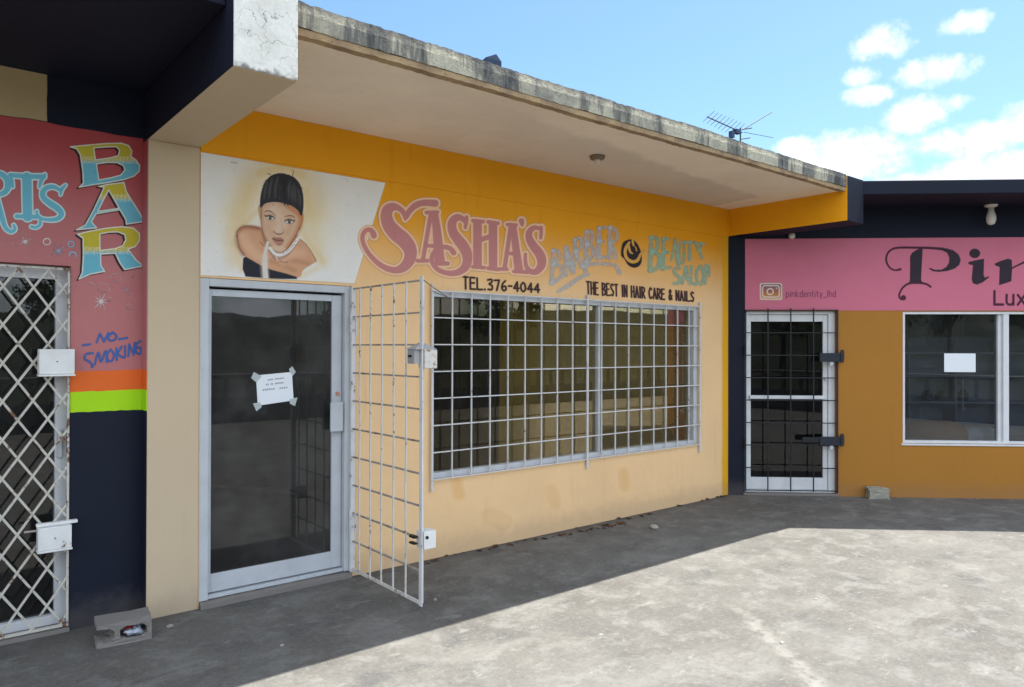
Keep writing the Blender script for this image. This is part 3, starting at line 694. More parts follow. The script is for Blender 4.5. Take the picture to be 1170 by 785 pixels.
# --- SASHA'S
ROSE=np.array((.50,.20,.19)); HALO=np.array((.80,.50,.30))
pt=Paint(A,-4.62,-2.62,2.05,2.87,.0035,.0045)
S=[]                                                        # (frame, kind, pts, radius)
f1=(400,220,7.133); f2=(500,230,7.136)
S+= [(f1,'s',[(692,88),(640,84),(585,86),(530,108),(485,150),(460,195),(447,222)],[29,26,25,25,23,19,8]),
     (f1,'s',[(450,200),(430,155),(385,122),(340,118),(305,145),(297,200),(320,270),(375,335),(430,380),(478,440),(494,500),(480,555),(440,605),(380,632),(310,622),(240,585),(180,530),(135,470),(104,400),(104,345),(130,308),(165,306),(186,328),(194,352)],[18,20,24,34,44,48,54,60,60,56,50,46,38,28,24,21,19,18,17,17,18,20,23,24]),
     (f1,'s',[(660,170),(628,350),(592,555)],[18,17,17]),(f1,'p',[(640,160),(716,160),(745,330),(775,580),(690,580),(668,250)],0),
     (f1,'s',[(622,163),(712,160)],15),(f1,'s',[(548,556),(632,556)],15),(f1,'s',[(620,432),(700,438)],15),(f1,'s',[(700,580),(798,578)],17),
     (f2,'s',[(236,130),(232,175),(226,215)],[15,16,13]),
     (f2,'s',[(222,165),(195,138),(160,132),(128,155),(116,200),(128,255),(165,310),(205,360),(236,420),(243,480),(225,535),(180,572),(120,588),(55,580),(0,555),(-38,510),(-48,460),(-25,410),(20,378),(70,374),(110,392),(130,420)],[16,22,28,33,36,38,42,44,42,38,34,28,23,20,19,18,18,18,18,19,20,22]),
     (f2,'p',[(290,150),(360,155),(360,540),(290,535)],0),(f2,'s',[(287,158),(372,166)],15),(f2,'s',[(285,534),(382,542)],14),
     (f2,'p',[(416,165),(486,172),(486,555),(418,548)],0),(f2,'s',[(412,168),(494,180)],15),(f2,'s',[(412,546),(494,556)],15),(f2,'s',[(355,312),(425,288)],20),
     (f2,'s',[(598,195),(572,370),(545,550)],[18,17,17]),(f2,'p',[(575,188),(640,190),(668,380),(700,575),(628,570),(600,300)],0),(f2,'s',[(568,190),(640,194)],14),(f2,'s',[(508,552),(566,554)],14),(f2,'s',[(622,572),(736,578)],15),(f2,'s',[(560,424),(634,428)],15),
     (f2,'s',[(684,160),(688,180),(690,200)],[22,18,8]),
     (f2,'s',[(845,212),(844,260),(840,300)],[13,14,12]),
     (f2,'s',[(835,225),(800,215),(765,228),(745,262),(750,310),(785,370),(825,420),(848,475),(842,530),(805,572),(760,572),(728,540),(716,490),(716,430)],[14,18,22,26,30,35,38,38,33,26,22,18,15,12])]
for g,c in ((2.7,HALO),(.1,ROSE)):
    for fr,k,p,r in S:
        pt.frame(*fr)
        if k=='s': pt.stroke(p,r,c,1,.55 if g else .42,grow=g)
        else: pt.poly(p,c,1,.55 if g else .42,grow=g)
pt.build('painted_name',salon,'dusty rose lettering with a pale outline')

# --- telephone line, slogan, barber, emblem, beauty salon
DKB=np.array((.045,.016,.018))
pt=Paint(A,-3.75,-2.62,2.08,2.40,.0035,.0035); pt.frame(500,230,7.136)
text(pt,'TEL.376-4044',(208,615),(828,676),(212,712),(832,742),7.8,DKB,gap=.42)
pt.build('painted_phone_number',salon)
pt=Paint(A,-2.60,-.35,2.05,2.45,.004,.0035); pt.frame(600,230,4.875)
text(pt,'THE BEST IN HAIR CARE & NAILS',(343,447),(938,507),(346,516),(940,558),4.5,DKB,gap=.5)
pt.build('painted_slogan',salon)
def wear(px): return np.clip(.48+1.0*(vnoise(px*np.array((1,.35)),1.3,1)*.7+vnoise(px,5.5,2)*.5-.2),0.1,1)
BLU=np.array((.46,.52,.55)); TEAL=np.array((.26,.52,.40))
pt=Paint(A,-2.95,-1.2,2.05,2.884,.004,.0035); pt.frame(620,245,7.855)
for p,r in (([(95,330),(88,480),(80,615)],18),([(95,325),(140,330),(148,390),(98,450)],15),([(98,450),(165,470),(165,560),(82,615)],17),
            ([(215,300),(212,420),(205,540)],20),([(215,300),(245,420),(272,520)],20),([(212,440),(255,440)],12),
            ([(290,230),(288,370),(280,480)],20),([(290,225),(340,215),(345,290),(295,340)],15),([(300,340),(340,430),(360,470)],16),
            ([(395,160),(392,290),(390,425)],20),([(395,155),(440,160),(440,230),(398,270)],16),([(398,270),(450,300),(445,380),(392,425)],17),
            ([(505,130),(500,260),(500,390)],22),([(505,125),(560,118)],14),([(502,245),(545,240)],13),([(500,388),(560,382)],13),
            ([(605,120),(602,250),(598,390)],20),([(605,118),(660,145),(662,215),(605,265)],16),([(612,265),(645,330),(660,390)],16),
            ([(350,470),(450,445),(560,445),(650,455),(690,520)],[14,15,16,16,20]),([(140,690),(230,640),(330,570),(420,540)],[14,18,16,8]),([(375,470),(390,530)],[16,20])):
    pt.stroke(p,np.array(r)*1.12,BLU,.62,soft=1.2,wear=wear,smooth=len(p)>2)
pt.build('faded_barber_lettering',salon)
pt=Paint(A,-2.2,-.9,2.25,2.82,.0035,.0035); pt.frame(700,255,7.85)
K=np.array((.018,.010,.012)); OR=np.array((.66,.36,.07))
pt.poly([(80,230),(95,175),(140,148),(185,150),(225,190),(250,245),(262,300),(255,360),(225,392),(185,398),(140,375),(105,320),(78,290)],K,1,.5,smooth=True)
pt.stroke([(150,172),(125,210),(112,255),(122,305),(158,340),(200,345),(232,318),(250,280),(282,245)],[9,13,14,14,15,14,12,10,11],OR,1,.4)
pt.stroke([(178,135),(182,175),(192,215)],[7,10,5],OR,1,.4); pt.stroke([(140,190),(150,235),(160,262)],[10,11,8],OR,1,.4)
pt.stroke([(185,215),(200,250),(180,290),(160,300)],[10,16,22,20],K,1,.4); pt.stroke([(160,262),(180,272)],[7,5],OR,1,.4)
pt.stroke([(206,215),(216,250)],[5,4],OR,1,.4); pt.stroke([(222,350),(240,330)],[3,4],OR,.8,.4)
pt.build('painted_emblem',salon,'black round emblem with an orange curl')
pt=Paint(A,-1.8,-.1,2.15,2.82,.004,.0035); pt.frame(700,255,7.85)
for p,r in (([(345,130),(340,280),(335,425)],20),([(345,128),(400,140),(400,220),(348,255)],16),([(348,255),(415,290),(405,390),(335,428)],18),
            ([(460,140),(455,280),(448,410)],19),([(460,138),(505,145)],12),([(456,262),(500,262)],12),([(448,408),(515,395)],13),
            ([(558,150),(545,250),(528,330)],11),([(560,150),(575,270),(590,378)],16),([(543,285),(572,290)],9),
            ([(600,165),(595,300),(615,360),(640,320),(640,170)],13),([(655,170),(735,175)],11),([(695,175),(690,325)],15),
            ([(745,185),(775,240),(800,190)],12),([(778,240),(800,310)],13),([(750,178),(830,185)],9),
            ([(600,400),(555,415),(560,455),(600,490),(590,535),(545,540)],14),([(655,395),(625,540)],13),([(660,395),(685,545)],13),([(640,490),(672,495)],9),
            ([(705,390),(700,540),(745,545)],13),([(780,390),(750,440),(760,520),(795,545),(815,470),(795,395),(780,390)],13),([(835,380),(830,540)],13),([(838,382),(865,470),(862,380)],12)):
    pt.stroke(p,np.array(r)*1.1,TEAL,.62,soft=1.1,wear=wear,smooth=len(p)>3)
pt.build('faded_beauty_lettering',salon)
# paint runs and touch-ups on the peach wall
for p,r,al in (([(522,551),(524,566)],6,.3),([(712,540),(714,556)],5,.26),([(630,560),(634,575)],7,.12),([(560,590),(575,596)],10,.08)):
    pt=Paint(A,-3.95,-.3,.1,.62,.008,.0015); pt.frame(0,0,1)
    pt.stroke(p,r,np.array((.86,.55,.16)),al*.8,soft=3.2,smooth=False)
    pt.build('paint_touch_up',salon)

# ================================================================== BAR
BK=.12
def B(u,d,z): return (u, BK-d, z)
BX0,BX1,BZ=-7.45,-6.372,2.115
us=[-10.,BX0,BX1,-5.9895]; zs=[0.,BZ,3.2]
wall_mesh(B,us,zs,lambda i,j: not(i==1 and j==0),.16).build('wall',M['bar'],bar)
mb=MB(); mb.box(A,-5.993,-5.9892,-BK+.002,-.0005,0.,2.898); mb.build('pillar_side_paint',M['bar'],bar)
mb=MB(); mb.box(A,-10.,-5.9905,-5.5,1.40,3.2,3.36); mb.build('roof_slab',M['navy'],bar,bevel=.006)
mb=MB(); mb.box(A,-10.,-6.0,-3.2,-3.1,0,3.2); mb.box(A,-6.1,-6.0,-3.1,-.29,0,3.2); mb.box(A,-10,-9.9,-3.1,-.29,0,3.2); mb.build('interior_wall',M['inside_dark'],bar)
bd=frame_rect(B,BX0+.002,BX1-.002,.03,BZ-.002,.052,-.15,-.07,wr=.062,wt=.075,wb=.055).build('door',M['alu_white'],bar,bevel=.003)
mb=MB(); mb.box(B,BX0+.055,BX1-.064,-.115,-.109,.085,BZ-.077); mb.build('glass_pane',M['glass_bar'],bd)
mb=MB(); mb.box(B,BX1-.055,BX1-.03,-.07,-.05,1.0,1.16); mb.build('handle',M['alu'],bd,bevel=.003)
mb=wavy_strip(BX0,BX1+.0,40,[(.02-BK,.0),(.02-BK,.022),(-.02-BK,.027),(-.16-BK,.027),(-.16-BK,0)],[0,.004,.004,0,0],21); mb.build('threshold',M['concrete'],bar)
# diamond lattice gate
gz0,gz1=.032,2.10; gx0,gx1=BX0+.01,BX1-.004
mb=MB(); mb.box(B,gx0,gx0+.012,-.012,.012,gz0,gz1); mb.box(B,gx1-.012,gx1,-.012,.012,gz0,gz1)
mb.box(B,gx0+.012,gx1-.012,-.011,.011,gz1-.012,gz1); mb.box(B,gx0+.012,gx1-.012,-.011,.011,gz0,gz0+.014)
lg=mb.build('lattice_gate',M['lattice'],bar)
dw,dh=.1425,.2135
mb=MB(); ox,oz=-6.625,2.10-.012
def clip_line(x,z,sgn):
    # line through (x,z) slope sgn*dh/dw, clipped to the frame
    m=sgn*dh/dw; pts=[]
    for X in (gx0+.01,gx1-.01):
        Z=z+m*(X-x)
        if gz0+.01<=Z<=gz1-.01: pts.append((X,Z))
    for Z in (gz0+.01,gz1-.01):
        X=x+(Z-z)/m
        if gx0+.01<X<gx1-.01: pts.append((X,Z))
    return pts[:2] if len(pts)>=2 else None
for k in range(-26,27):
    for sgn in (1,-1):
        L=clip_line(ox+k*dw,oz,sgn)
        if L: 
            d=.006 if sgn>0 else -.0005
            mb.bar(B(L[0][0],d,L[0][1]),B(L[1][0],d,L[1][1]),.0125,.0058,(0,-1,0))
mb.build('lattice_strips',M['lattice'],lg)
for (x0,x1,z0,z1,lip) in ((-6.535,-6.362,1.490,1.632,0),(-6.535,-6.372,.500,.628,1)):
    mb=MB(); mb.box(B,x0,x1,.013,.085,z0,z1); mb.box(B,x0-.004,x1+.004,.02,.09,z0-.012,z0-.001)
    if lip: mb.box(B,x0-.004,x1+.035,.012,.05,z1+.001,z1+.018)
    lb=mb.build('lock_box',M['lockbox'],lg,bevel=.003)
    mb=MB(); mb.tube(B((x0+x1)/2,.0852,(z0+z1)/2),B((x0+x1)/2,.0872,(z0+z1)/2),.004,8); mb.build('keyhole',M['black_iron'],lb)
    if lip:
        mb=MB(); mb.tube(B(x0-.06,.03,z1-.02),B(x0-.003,.03,z1-.02),.006,8); mb.build('bolt',M['hbars'],lb)
# bottles on a counter behind the bar glass
ctr=thing('bar_counter',(-6.9,1.3,0),'dark wooden counter behind the lattice gate','counter')
mb=MB(); mb.box(A,-9.,-6.25,-1.75,-1.3,.0,.98); mb.build('counter_body',M['wood'],ctr,bevel=.01)
mb=MB(); mb.box(A,-9.,-6.22,-1.8,-1.25,.982,1.03); mb.build('counter_top',M['wood'],ctr,bevel=.01)
def bottle(name,x,y,z,h,m,lab):
    t=thing(name,(x,y,z),lab,'bottle','bottles on the bar counter')
    mb=MB(); r=h*.13; mb.lathe((x,y,z),[(r*.9,0),(r,.02*h),(r,.55*h),(r*.75,.66*h),(r*.36,.78*h),(r*.34,.95*h)],14); mb.build('glass_body',m,t,smooth=False)
    mb=MB(); mb.lathe((x,y,z+h*.951),[(r*.4,0),(r*.4,.05*h)],12); mb.build('cap',M['cream'],t)
    return t
bottle('bottle',-6.62,1.42,1.03,.30,M['bottle_brown'],'brown bottle on the counter behind the lattice gate')
bottle('bottle',-6.80,1.50,1.03,.27,M['bottle_green'],'green bottle on the counter behind the lattice gate')

# --- bar lettering
CY=np.array((.135,.43,.54)); YE=np.array((.50,.42,.03)); WH=np.array((.72,.70,.60)); BK_=np.array((.008,.007,.014))
pt=Paint(B,-6.38,-5.995,1.98,2.92,.003,.002); pt.frame(0,150,5.234)
Bo=[(413,92),(520,82),(640,72),(725,70),(770,85),(790,118),(784,150),(815,172),(837,205),(833,240),(800,270),(740,290),(640,308),(560,320),(472,335),(498,310),(495,240),(480,140),(458,105)]
Bh1=[(562,100),(640,94),(695,93),(714,113),(707,145),(660,158),(572,170)]; Bh2=[(578,196),(640,187),(700,188),(738,206),(746,232),(720,262),(660,278),(592,290)]
Ao=[(588,330),(640,318),(742,305),(756,360),(868,540),(755,556),(752,528),(718,470),(575,494),(548,540),(580,578),(455,590),(510,560),(560,470),(622,335)]
Ah=[(650,352),(712,460),(586,478)]
Ro=[(462,615),(530,598),(640,578),(730,570),(800,578),(836,612),(835,655),(810,690),(768,706),(815,770),(860,806),(800,818),(745,828),(716,785),(690,730),(603,735),(604,800),(627,838),(540,855),(472,885),(492,845),(498,740),(496,640)]
Rh=[(598,615),(650,604),(705,602),(745,618),(752,650),(732,684),(690,700),(600,712)]
def ysplit(y0):
    def c(px):
        yy=(px[:,1]-150)*5.234; xx=px[:,0]*5.234
        t=(yy-y0+np.sin(xx*.9)*5)/14; t=np.clip(t,0,1)[:,None]
        dots=((np.sin(xx*.55)*np.sin(yy*.55))>.35)[:,None]*(np.abs(yy-y0)<22)[:,None]
        base=YE*(1-t)+CY*t
        return np.where(dots,WH,base)
    return c
for o,hs,y0 in ((Bo,(Bh1,Bh2),172),(Ao,(Ah,),398),(Ro,(Rh,),712)):
    def sd(shift,gr):
        i,D=pt.sd_poly([(x+shift[0],y+shift[1]) for x,y in o],pad=4)
        full=np.full(len(pt.px),1e9); full[i]=D-gr
        for hh in hs:
            j,E_=pt.sd_poly([(x+shift[0],y+shift[1]) for x,y in hh],pad=6); e=np.full(len(pt.px),1e9); e[j]=E_
            full=np.maximum(full,-(e+gr))
        return full
    allx=np.arange(len(pt.px))
    pt.put(allx,sd((-11,7),.6),BK_,1,.4); pt.put(allx,sd((0,0),.5),WH,1,.4)
    inn=sd((0,0),-.75); cov=np.clip(.5-inn/.8,0,1); kk=cov>.004; pt.over(allx[kk],cov[kk],ysplit(y0))
pt.build('painted_bar_lettering',bar,'vertical yellow and blue lettering with black shadow')
pt=Paint(B,-6.80,-6.33,2.17,2.75,.003,.002); pt.frame(0,150,5.234)
Tt=[([(-40,250),(10,258),(42,290),(45,340),(15,372),(-40,378)],[16,18,20,20,16,12]),([(-20,400),(5,490),(30,570),(65,600),(90,585),(82,562)],[18,18,15,12,11,10]),
    ([(160,275),(165,510)],30),([(62,262),(160,270),(262,272)],[14,16,16]),([(62,258),(72,300),(76,332)],[10,11,10]),([(268,258),(245,300),(236,335)],[9,13,9]),([(100,508),(222,512)],14),
    ([(392,322),(370,345),(362,378)],[8,12,8]),([(358,352),(320,332),(280,338),(256,365),(262,400),(300,432),(345,462),(368,495),(345,522),(295,530),(245,520),(222,495),(220,478)],[11,14,16,18,18,20,20,18,15,12,10,10,9]),([(240,515),(240,555),(215,575),(188,570)],[10,11,10,10])]
for g,c in ((1.35,np.array((.58,.68,.66))),(-.2,CY)):
    for p,r in Tt: pt.stroke(p,r,c,1,.45,grow=g)
def star(pt,x,y,r,c,n=8,w=3,a=.9):
    for k in range(n):
        t=math.pi*2*k/n+.3; L=r*(1 if k%2 else .7); pt.stroke([(x,y),(x+L*math.cos(t),y+L*math.sin(t))],[w,1],c,a,.45,smooth=False)
PW_=np.array((.66,.56,.54)); PB=np.array((.30,.34,.44))
star(pt,150,660,48,PW_); star(pt,350,715,50,PB,8,4); pt.ring(280,660,21,19,3.5,PW_); pt.ring(425,675,18,17,5,PB); pt.ring(435,740,20,18,6,PB)
for q in ((135,575),(140,605),(15,668),(70,665),(385,605)): pt.stroke([q,(q[0]+3,q[1])],3,PW_,.6,.5,smooth=False)
pt.build('painted_sports_lettering',bar,'pale blue lettering with white outline beside splashed stars')
pt=Paint(B,-6.37,-5.995,1.52,2.12,.003,.002); pt.frame(0,290,5.234)
PK=np.array((.60,.36,.36))
for (x,y,rx,ry,w) in ((695,140,34,25,3),(620,205,36,28,3),(545,182,12,11,3),(795,132,8,8,2.5),(775,315,19,16,3.5),(658,270,13,12,2.5)):
    pt.ring(x,y,rx,ry,w,PK,alpha=.8); pt.stroke([(x-rx,y+ry*.3),(x-rx*.3,y+ry),(x+rx*.6,y+ry*.8)],2.,np.array((.17,.06,.07)),.6,.5)
pt.build('painted_bubbles',bar,'pale bubbles')
pt=Paint(B,-6.37,-5.995,1.52,2.12,.003,.002); pt.frame(0,290,5.234)
star(pt,605,285,60,PW_,9,4)
pt.build('painted_spark',bar,'white splashed spark')
pt=Paint(B,-6.37,-5.995,1.52,2.12,.003,.002); pt.frame(0,290,5.234)
star(pt,760,215,35,np.array((.48,.32,.36)),6,2.5)
pt.build('painted_spark',bar,'faint mauve spark')
pt=Paint(B,-6.37,-5.995,1.52,1.80,.003,.002); pt.frame(0,290,5.234)
NB=np.array((.035,.12,.38))
for p in ([(578,530),(598,478),(622,526),(648,474)],[(672,470),(648,495),(655,518),(685,515),(696,490),(672,470)],[(495,548),(540,540)],[(710,511),(760,503)],
          [(556,594),(515,600),(506,628),(540,650),(552,678),(520,697),(488,688)],[(566,662),(588,592),(604,645),(632,582),(640,648)],[(662,572),(642,600),(645,635),(668,640),(682,605),(662,572)],
          [(696,565),(698,635)],[(728,556),(698,602)],[(700,600),(738,622)],[(748,552),(748,618)],[(768,612),(772,542),(800,605),(806,532)],[(843,522),(818,540),(814,585),(836,598),(846,560)],[(846,560),(826,562)]):
    pt.stroke(p,6,NB,.95,.45,smooth=len(p)>4)
pt.build('no_smoking_lettering',bar,'blue hand painted lettering above the orange stripe')

# ================================================================== PINK SHOP
S0,S1,SZ=.186,1.186,2.062
V0,V1,VZ0,VZ1=1.902,4.15,.596,2.056
us=[0.,S0,S1,V0,V1,7.]; zs=[0.,VZ0,VZ1,SZ,2.87,3.2]
def pk_solid(i,j):
    if i==1 and j<=2: return False
    if i==3 and j==1: return False
    return True
wall_mesh(P,us,zs,pk_solid,.16,lambda i,j: 1 if (i==0 or j>=4) else 0).build('wall',[M['ochre'],M['navy']],shop)
mb=MB(); mb.box(P,S0,7.,.0,.004,2.066,2.868); sign=mb.build('sign_panel',M['pink'],shop)
a=(.34,-1.345); e_=-(N[0]*a[0]+N[1]*a[1]); e_=N[0]*a[0]+N[1]*a[1]
q1=T*8+N*e_; q2=T*8-N*6; q3=(.3405,6.)
mb=MB(); mb.prism([(.3405,-1.345),(q1[0],q1[1]),(q2[0],q2[1]),q3],3.201,3.342); mb.build('roof_slab',M['navy'],shop,bevel=.008)
mb=MB(); mb.box(P,.25,7,-2.8,-2.7,0,3.2); mb.box(P,6.9,7,-2.7,-.17,0,3.2); mb.box(P,.25,.35,-2.7,-.17,0,3.2); mb.build('interior_wall',M['inside'],shop)
# door
d2=frame_rect(P,S0+.003,S1-.003,.03,SZ-.003,.04,-.13,-.04,wr=.07,wb=.03,wt=.035).build('door',M['alu_white'],shop,bevel=.003)
frame_rect(P,S0+.045,S1-.075,.062,SZ-.042,.05,-.115,-.06,wb=.13,wt=.075,wl=.035,wr=.05).build('door_leaf',M['alu_white'],d2,bevel=.003)
mb=MB(); mb.box(P,S0+.08,S1-.125,-.09,-.084,.192,SZ-.117); mb.build('glass_pane',M['glass_dark'],d2)
mb=MB(); mb.box(P,S0+.06,S1-.09,-.0555,-.03,1.075,1.115); mb.build('push_bar',M['alu_white'],d2,bevel=.004)
mb=MB(); mb.tube(P(1.085,-.06,1.30),P(1.085,-.03,1.30),.016,12); mb.build('door_lock',M['alu'],d2)
mb=MB(); mb.box(P,S0-.02,S1+.02,-.13,.03,.0,.028); mb.build('threshold',M['concrete'],shop,bevel=.006)
# grille
mb=MB()
for s in (S0+.004,.434,.683,.931,S1+.0): mb.box(P,s-.006,s+.006,.012,.022,.05,2.09 if .3<s<1.1 else 2.075)
for j in range(9):
    z=2.068-.2505*j; z=max(z,.056); mb.box(P,S0-.002,S1+.008,.0225,.032,z-.0055,z+.0055)
mb.box(P,S1+.001,S1+.012,-.02,.0215,.04,2.07)
gr=mb.build('door_grille',M['black_iron'],shop)
for z in (1.545,.62):
    mb=MB(); mb.box(P,.985,1.225,.034,.060,z-.048,z+.048); mb.box(P,1.205,1.24,.0605,.072,z-.055,z+.085); mb.box(P,1.226,1.25,.004,.059,z-.03,z+.06)
    mb.build('hasp',M['darkhasp'],gr,bevel=.003)
    mb=MB(); mb.tube(P(1.115,.03,z-.07),P(1.115,.05,z-.07),.022,12); mb.tube(P(1.115,.04,z-.066),P(1.115,.04,z-.05),.012,8); mb.build('padlock',M['alu'],gr)
for z in (1.62,.58):
    mb=MB(); mb.tube(P(S0-.006,.03,z-.06),P(S0-.006,.03,z+.06),.012,10); mb.build('hinge',M['black_iron'],gr)
mb=MB(); mb.box(P,.80,1.0,.035,.05,.60,.66); mb.build('bolt_plate',M['black_iron'],gr,bevel=.003)
# window
w2=frame_rect(P,V0+.002,V1-.002,VZ0+.002,VZ1-.002,.028,-.13,-.012).build('window',M['alu_white'],shop,bevel=.003)
mb=MB(); mb.box(P,2.945,2.985,-.12,-.05,VZ0+.03,VZ1-.03); mb.box(P,2.985,3.045,-.12,-.02,VZ0+.03,VZ1-.03); mb.build('mullion',M['alu_white'],w2,bevel=.003)
for s0,s1,dd in ((V0+.03,2.946,-.085),(3.046,V1-.03,-.07)):
    mb=MB(); mb.box(P,s0,s1,dd,dd+.006,VZ0+.03,VZ1-.03); mb.build('glass_pane',M['glass_pink'],w2)
mb=MB(); mb.box(P,V0-.02,V1+.02,.0005,.012,VZ0-.02,VZ0+.0); mb.build('window_sill',M['alu_white'],w2,bevel=.002)

# --- pink sign lettering
PL=np.array((.022,.012,.022)); PM=np.array((.055,.008,.028))
pt=Paint(P,1.55,3.75,2.08,2.866,.004,.0062); pt.frame(1000,260,6.882)
pt.poly([(275,228),(290,200),(318,180),(348,167),(373,165),(366,300),(360,412),(378,442),(268,442),(274,405),(276,300)],PL)
pt.stroke([(198,328),(160,335),(122,322),(95,285),(86,245),(100,200),(135,170),(190,158),(300,158),(420,160),(530,168)],[9,6,6,6.5,7,7,7,7.5,8,9,10],PM)
pt.poly([(500,158),(560,164),(615,180),(655,212),(672,252),(662,292),(625,322),(570,340),(500,348),(452,342),(422,322),(430,317),(470,333),(520,332),(560,310),(582,275),(584,235),(566,198),(530,180),(500,174)],PL)
pt.stroke([(436,466),(405,446),(365,436),(320,434),(265,440),(220,470),(193,515),(190,545),(205,565)],[7,7.5,8,8,8,7,6.5,6.5,7],PM)
pt.stroke([(222,552),(222.5,552.5)],20,PM,smooth=False)
pt.poly([(783+42*math.cos(t),203+37*math.sin(t)) for t in np.linspace(0,6.2,18)],PL)
pt.poly([(733,272),(790,258),(856,245),(852,372),(862,395),(892,382),(894,392),(845,430),(800,448),(768,436),(760,405),(770,295),(735,288)],PL)
pt.poly([(940,284),(990,262),(1045,245),(1074,255),(1076,330),(1070,420),(1030,436),(975,452),(980,310),(945,298)],PL)
pt.stroke([(1072,322),(1130,292),(1185,268),(1230,252)],[5,6,8,14],PL); pt.poly([(1200,262),(1260,245),(1262,390),(1290,392),(1230,445),(1190,430)],PL)
pt.stroke([(938,500),(938,605),(1005,605)],9,PM,smooth=False); pt.stroke([(1034,528),(1034,585),(1048,604),(1072,604),(1086,590)],8.5,PM); pt.stroke([(1087,528),(1087,607)],8.5,PM,smooth=False)
pt.stroke([(1122,530),(1178,606)],8.5,PM,smooth=False); pt.stroke([(1178,530),(1122,606)],8.5,PM,smooth=False)
pt.build('painted_lettering',sign,'black script lettering with curled flourishes')
pt=Paint(P,.25,1.3,2.08,2.45,.0035,.0062); pt.frame(850,310,9.)
def rrect(x0,y0,x1,y1,r): 
    q=[]
    for cx,cy,a0 in ((x1-r,y0+r,-90),(x1-r,y1-r,0),(x0+r,y1-r,90),(x0+r,y0+r,180)):
        for k in range(5): t=R(a0+22.5*k); q.append((cx+r*math.cos(t),cy+r*math.sin(t)))
    return q
pt.poly(rrect(160,118,395,297,22),np.array((.66,.47,.42)))
def igc(px):
    y=np.clip(((px[:,1]-310)*9-130)/150,0,1)[:,None]; a=np.array((.10,.10,.16)); b=np.array((.38,.12,.06)); c=np.array((.55,.32,.10))
    return np.where(y<.55,a+(b-a)*y/.55,b+(c-b)*(y-.55)/.45)
pt.poly(rrect(178,133,379,281,16),igc)
ww=np.array((.70,.56,.52)); q=rrect(193,148,363,265,22); pt.stroke(q+[q[0]],5.5,ww,smooth=False,soft=.4)
pt.ring(270,208,31,30,6,ww,soft=.4); pt.stroke([(335,175),(336,175)],7,ww,smooth=False)
text(pt,'pinkdentity_lhd',(435,196),(945,196),(435,262),(945,262),3.4,np.array((.22,.05,.14)),gap=.4,alpha=.75,soft=.5)
pt.build('painted_handle_sign',sign,'small camera icon beside a purple account name')

# ================================================================== THINGS ON, IN AND AROUND THE BUILDINGS
# notice taped on the salon door
o=thing('paper_notice',(-5.15,.06,1.36),'white printed paper taped to the salon glass door','notice')
def onglass(x,y,k=.0605): return on_plane(x,y,(0,1,0),k)
cs=[(292.5,429),(333.5,425),(335.5,457.5),(294.5,463.5)]
def sheet(cs,k,name,mat,par,th=.0006,label=None):
    a=[onglass(x,y,k) for x,y in cs]; b=[p+np.array((0,th,0)) for p in a]
    mb=MB(); mb.add(a+b,[(0,1,2,3),(7,6,5,4),(0,4,5,1),(1,5,6,2),(2,6,7,3),(3,7,4,0)]); ob=mb.build(name,mat,par)
    return ob
pap=sheet(cs,.0600,'sheet',M['paper'],o)
for t in ([(287,432),(290,425),(299,430),(293,437)],[(330,422),(334,418.5),(338,425),(334,430)],[(289,461),(297,459.5),(299,465),(293,470)],[(331,456),(340,454),(337,464),(331,461)]):
    sheet(t,.0590,'tape',M['tape'],o)
for (x0,y0,x1,y1) in ((304,434.8,325,432.2),(304,440,324.5,437.5),(300,446,329,443)):
    n=12; mb=MB()
    for k in range(n):
        if random.random()<.15: continue
        a=k/n; b=(k+.72)/n; hh=1.1+random.random()*.4
        pts=[(x0+(x1-x0)*a,y0+(y1-y0)*a-hh),(x0+(x1-x0)*b,y0+(y1-y0)*b-hh),(x0+(x1-x0)*b,y0+(y1-y0)*b+.5),(x0+(x1-x0)*a,y0+(y1-y0)*a+.5)]
        mb.quad(*[onglass(x,y,.0597) for x,y in pts])
    mb.build('printed_line',M['ink'],pap)
# blank sheet in the pink shop's window
o=thing('paper_sheet',P(2.53,-.07,1.39),'blank white paper stuck in the pink shop window','notice')
mb=MB(); mb.box(P,2.385,2.722,-.0785,-.0775,1.385,1.592); mb.build('sheet',M['paper'],o)

# concrete block lying by the bar wall, with rubbish in its cell
def block(name,label,org,ang,L,D,H):
    t=thing(name,(org[0],org[1],0),label,'concrete block')
    ca,sa=math.cos(ang),math.sin(ang)
    def fr(u,d,z): return (org[0]+u*ca+d*sa, org[1]+u*sa-d*ca, z)
    # I-shaped outline with one whole cell: extruded front to back
    outer=[(0,0),(L,0),(L,H),(0,H),(0,H*.77),(.25*L,H*.73),(.32*L,H*.62),(.32*L,H*.36),(.25*L,H*.25),(0,H*.21)]
    hole=[(.42*L,H*.30),(.55*L,H*.22),(.80*L,H*.22),(.91*L,H*.34),(.92*L,H*.58),(.84*L,H*.72),(.55*L,H*.75),(.43*L,H*.64)]
    return t,fr,outer,hole
org=on_ground(110,742.5); dirv=on_ground(173,730)-org; ang=math.atan2(dirv[1],dirv[0]); Lb=float(np.linalg.norm(dirv[:2]))
bl,bfr,outer,hole=block('concrete_block','chipped hollow concrete block with rubbish in its cell, below the bar wall',org,ang,Lb,.15,.135)
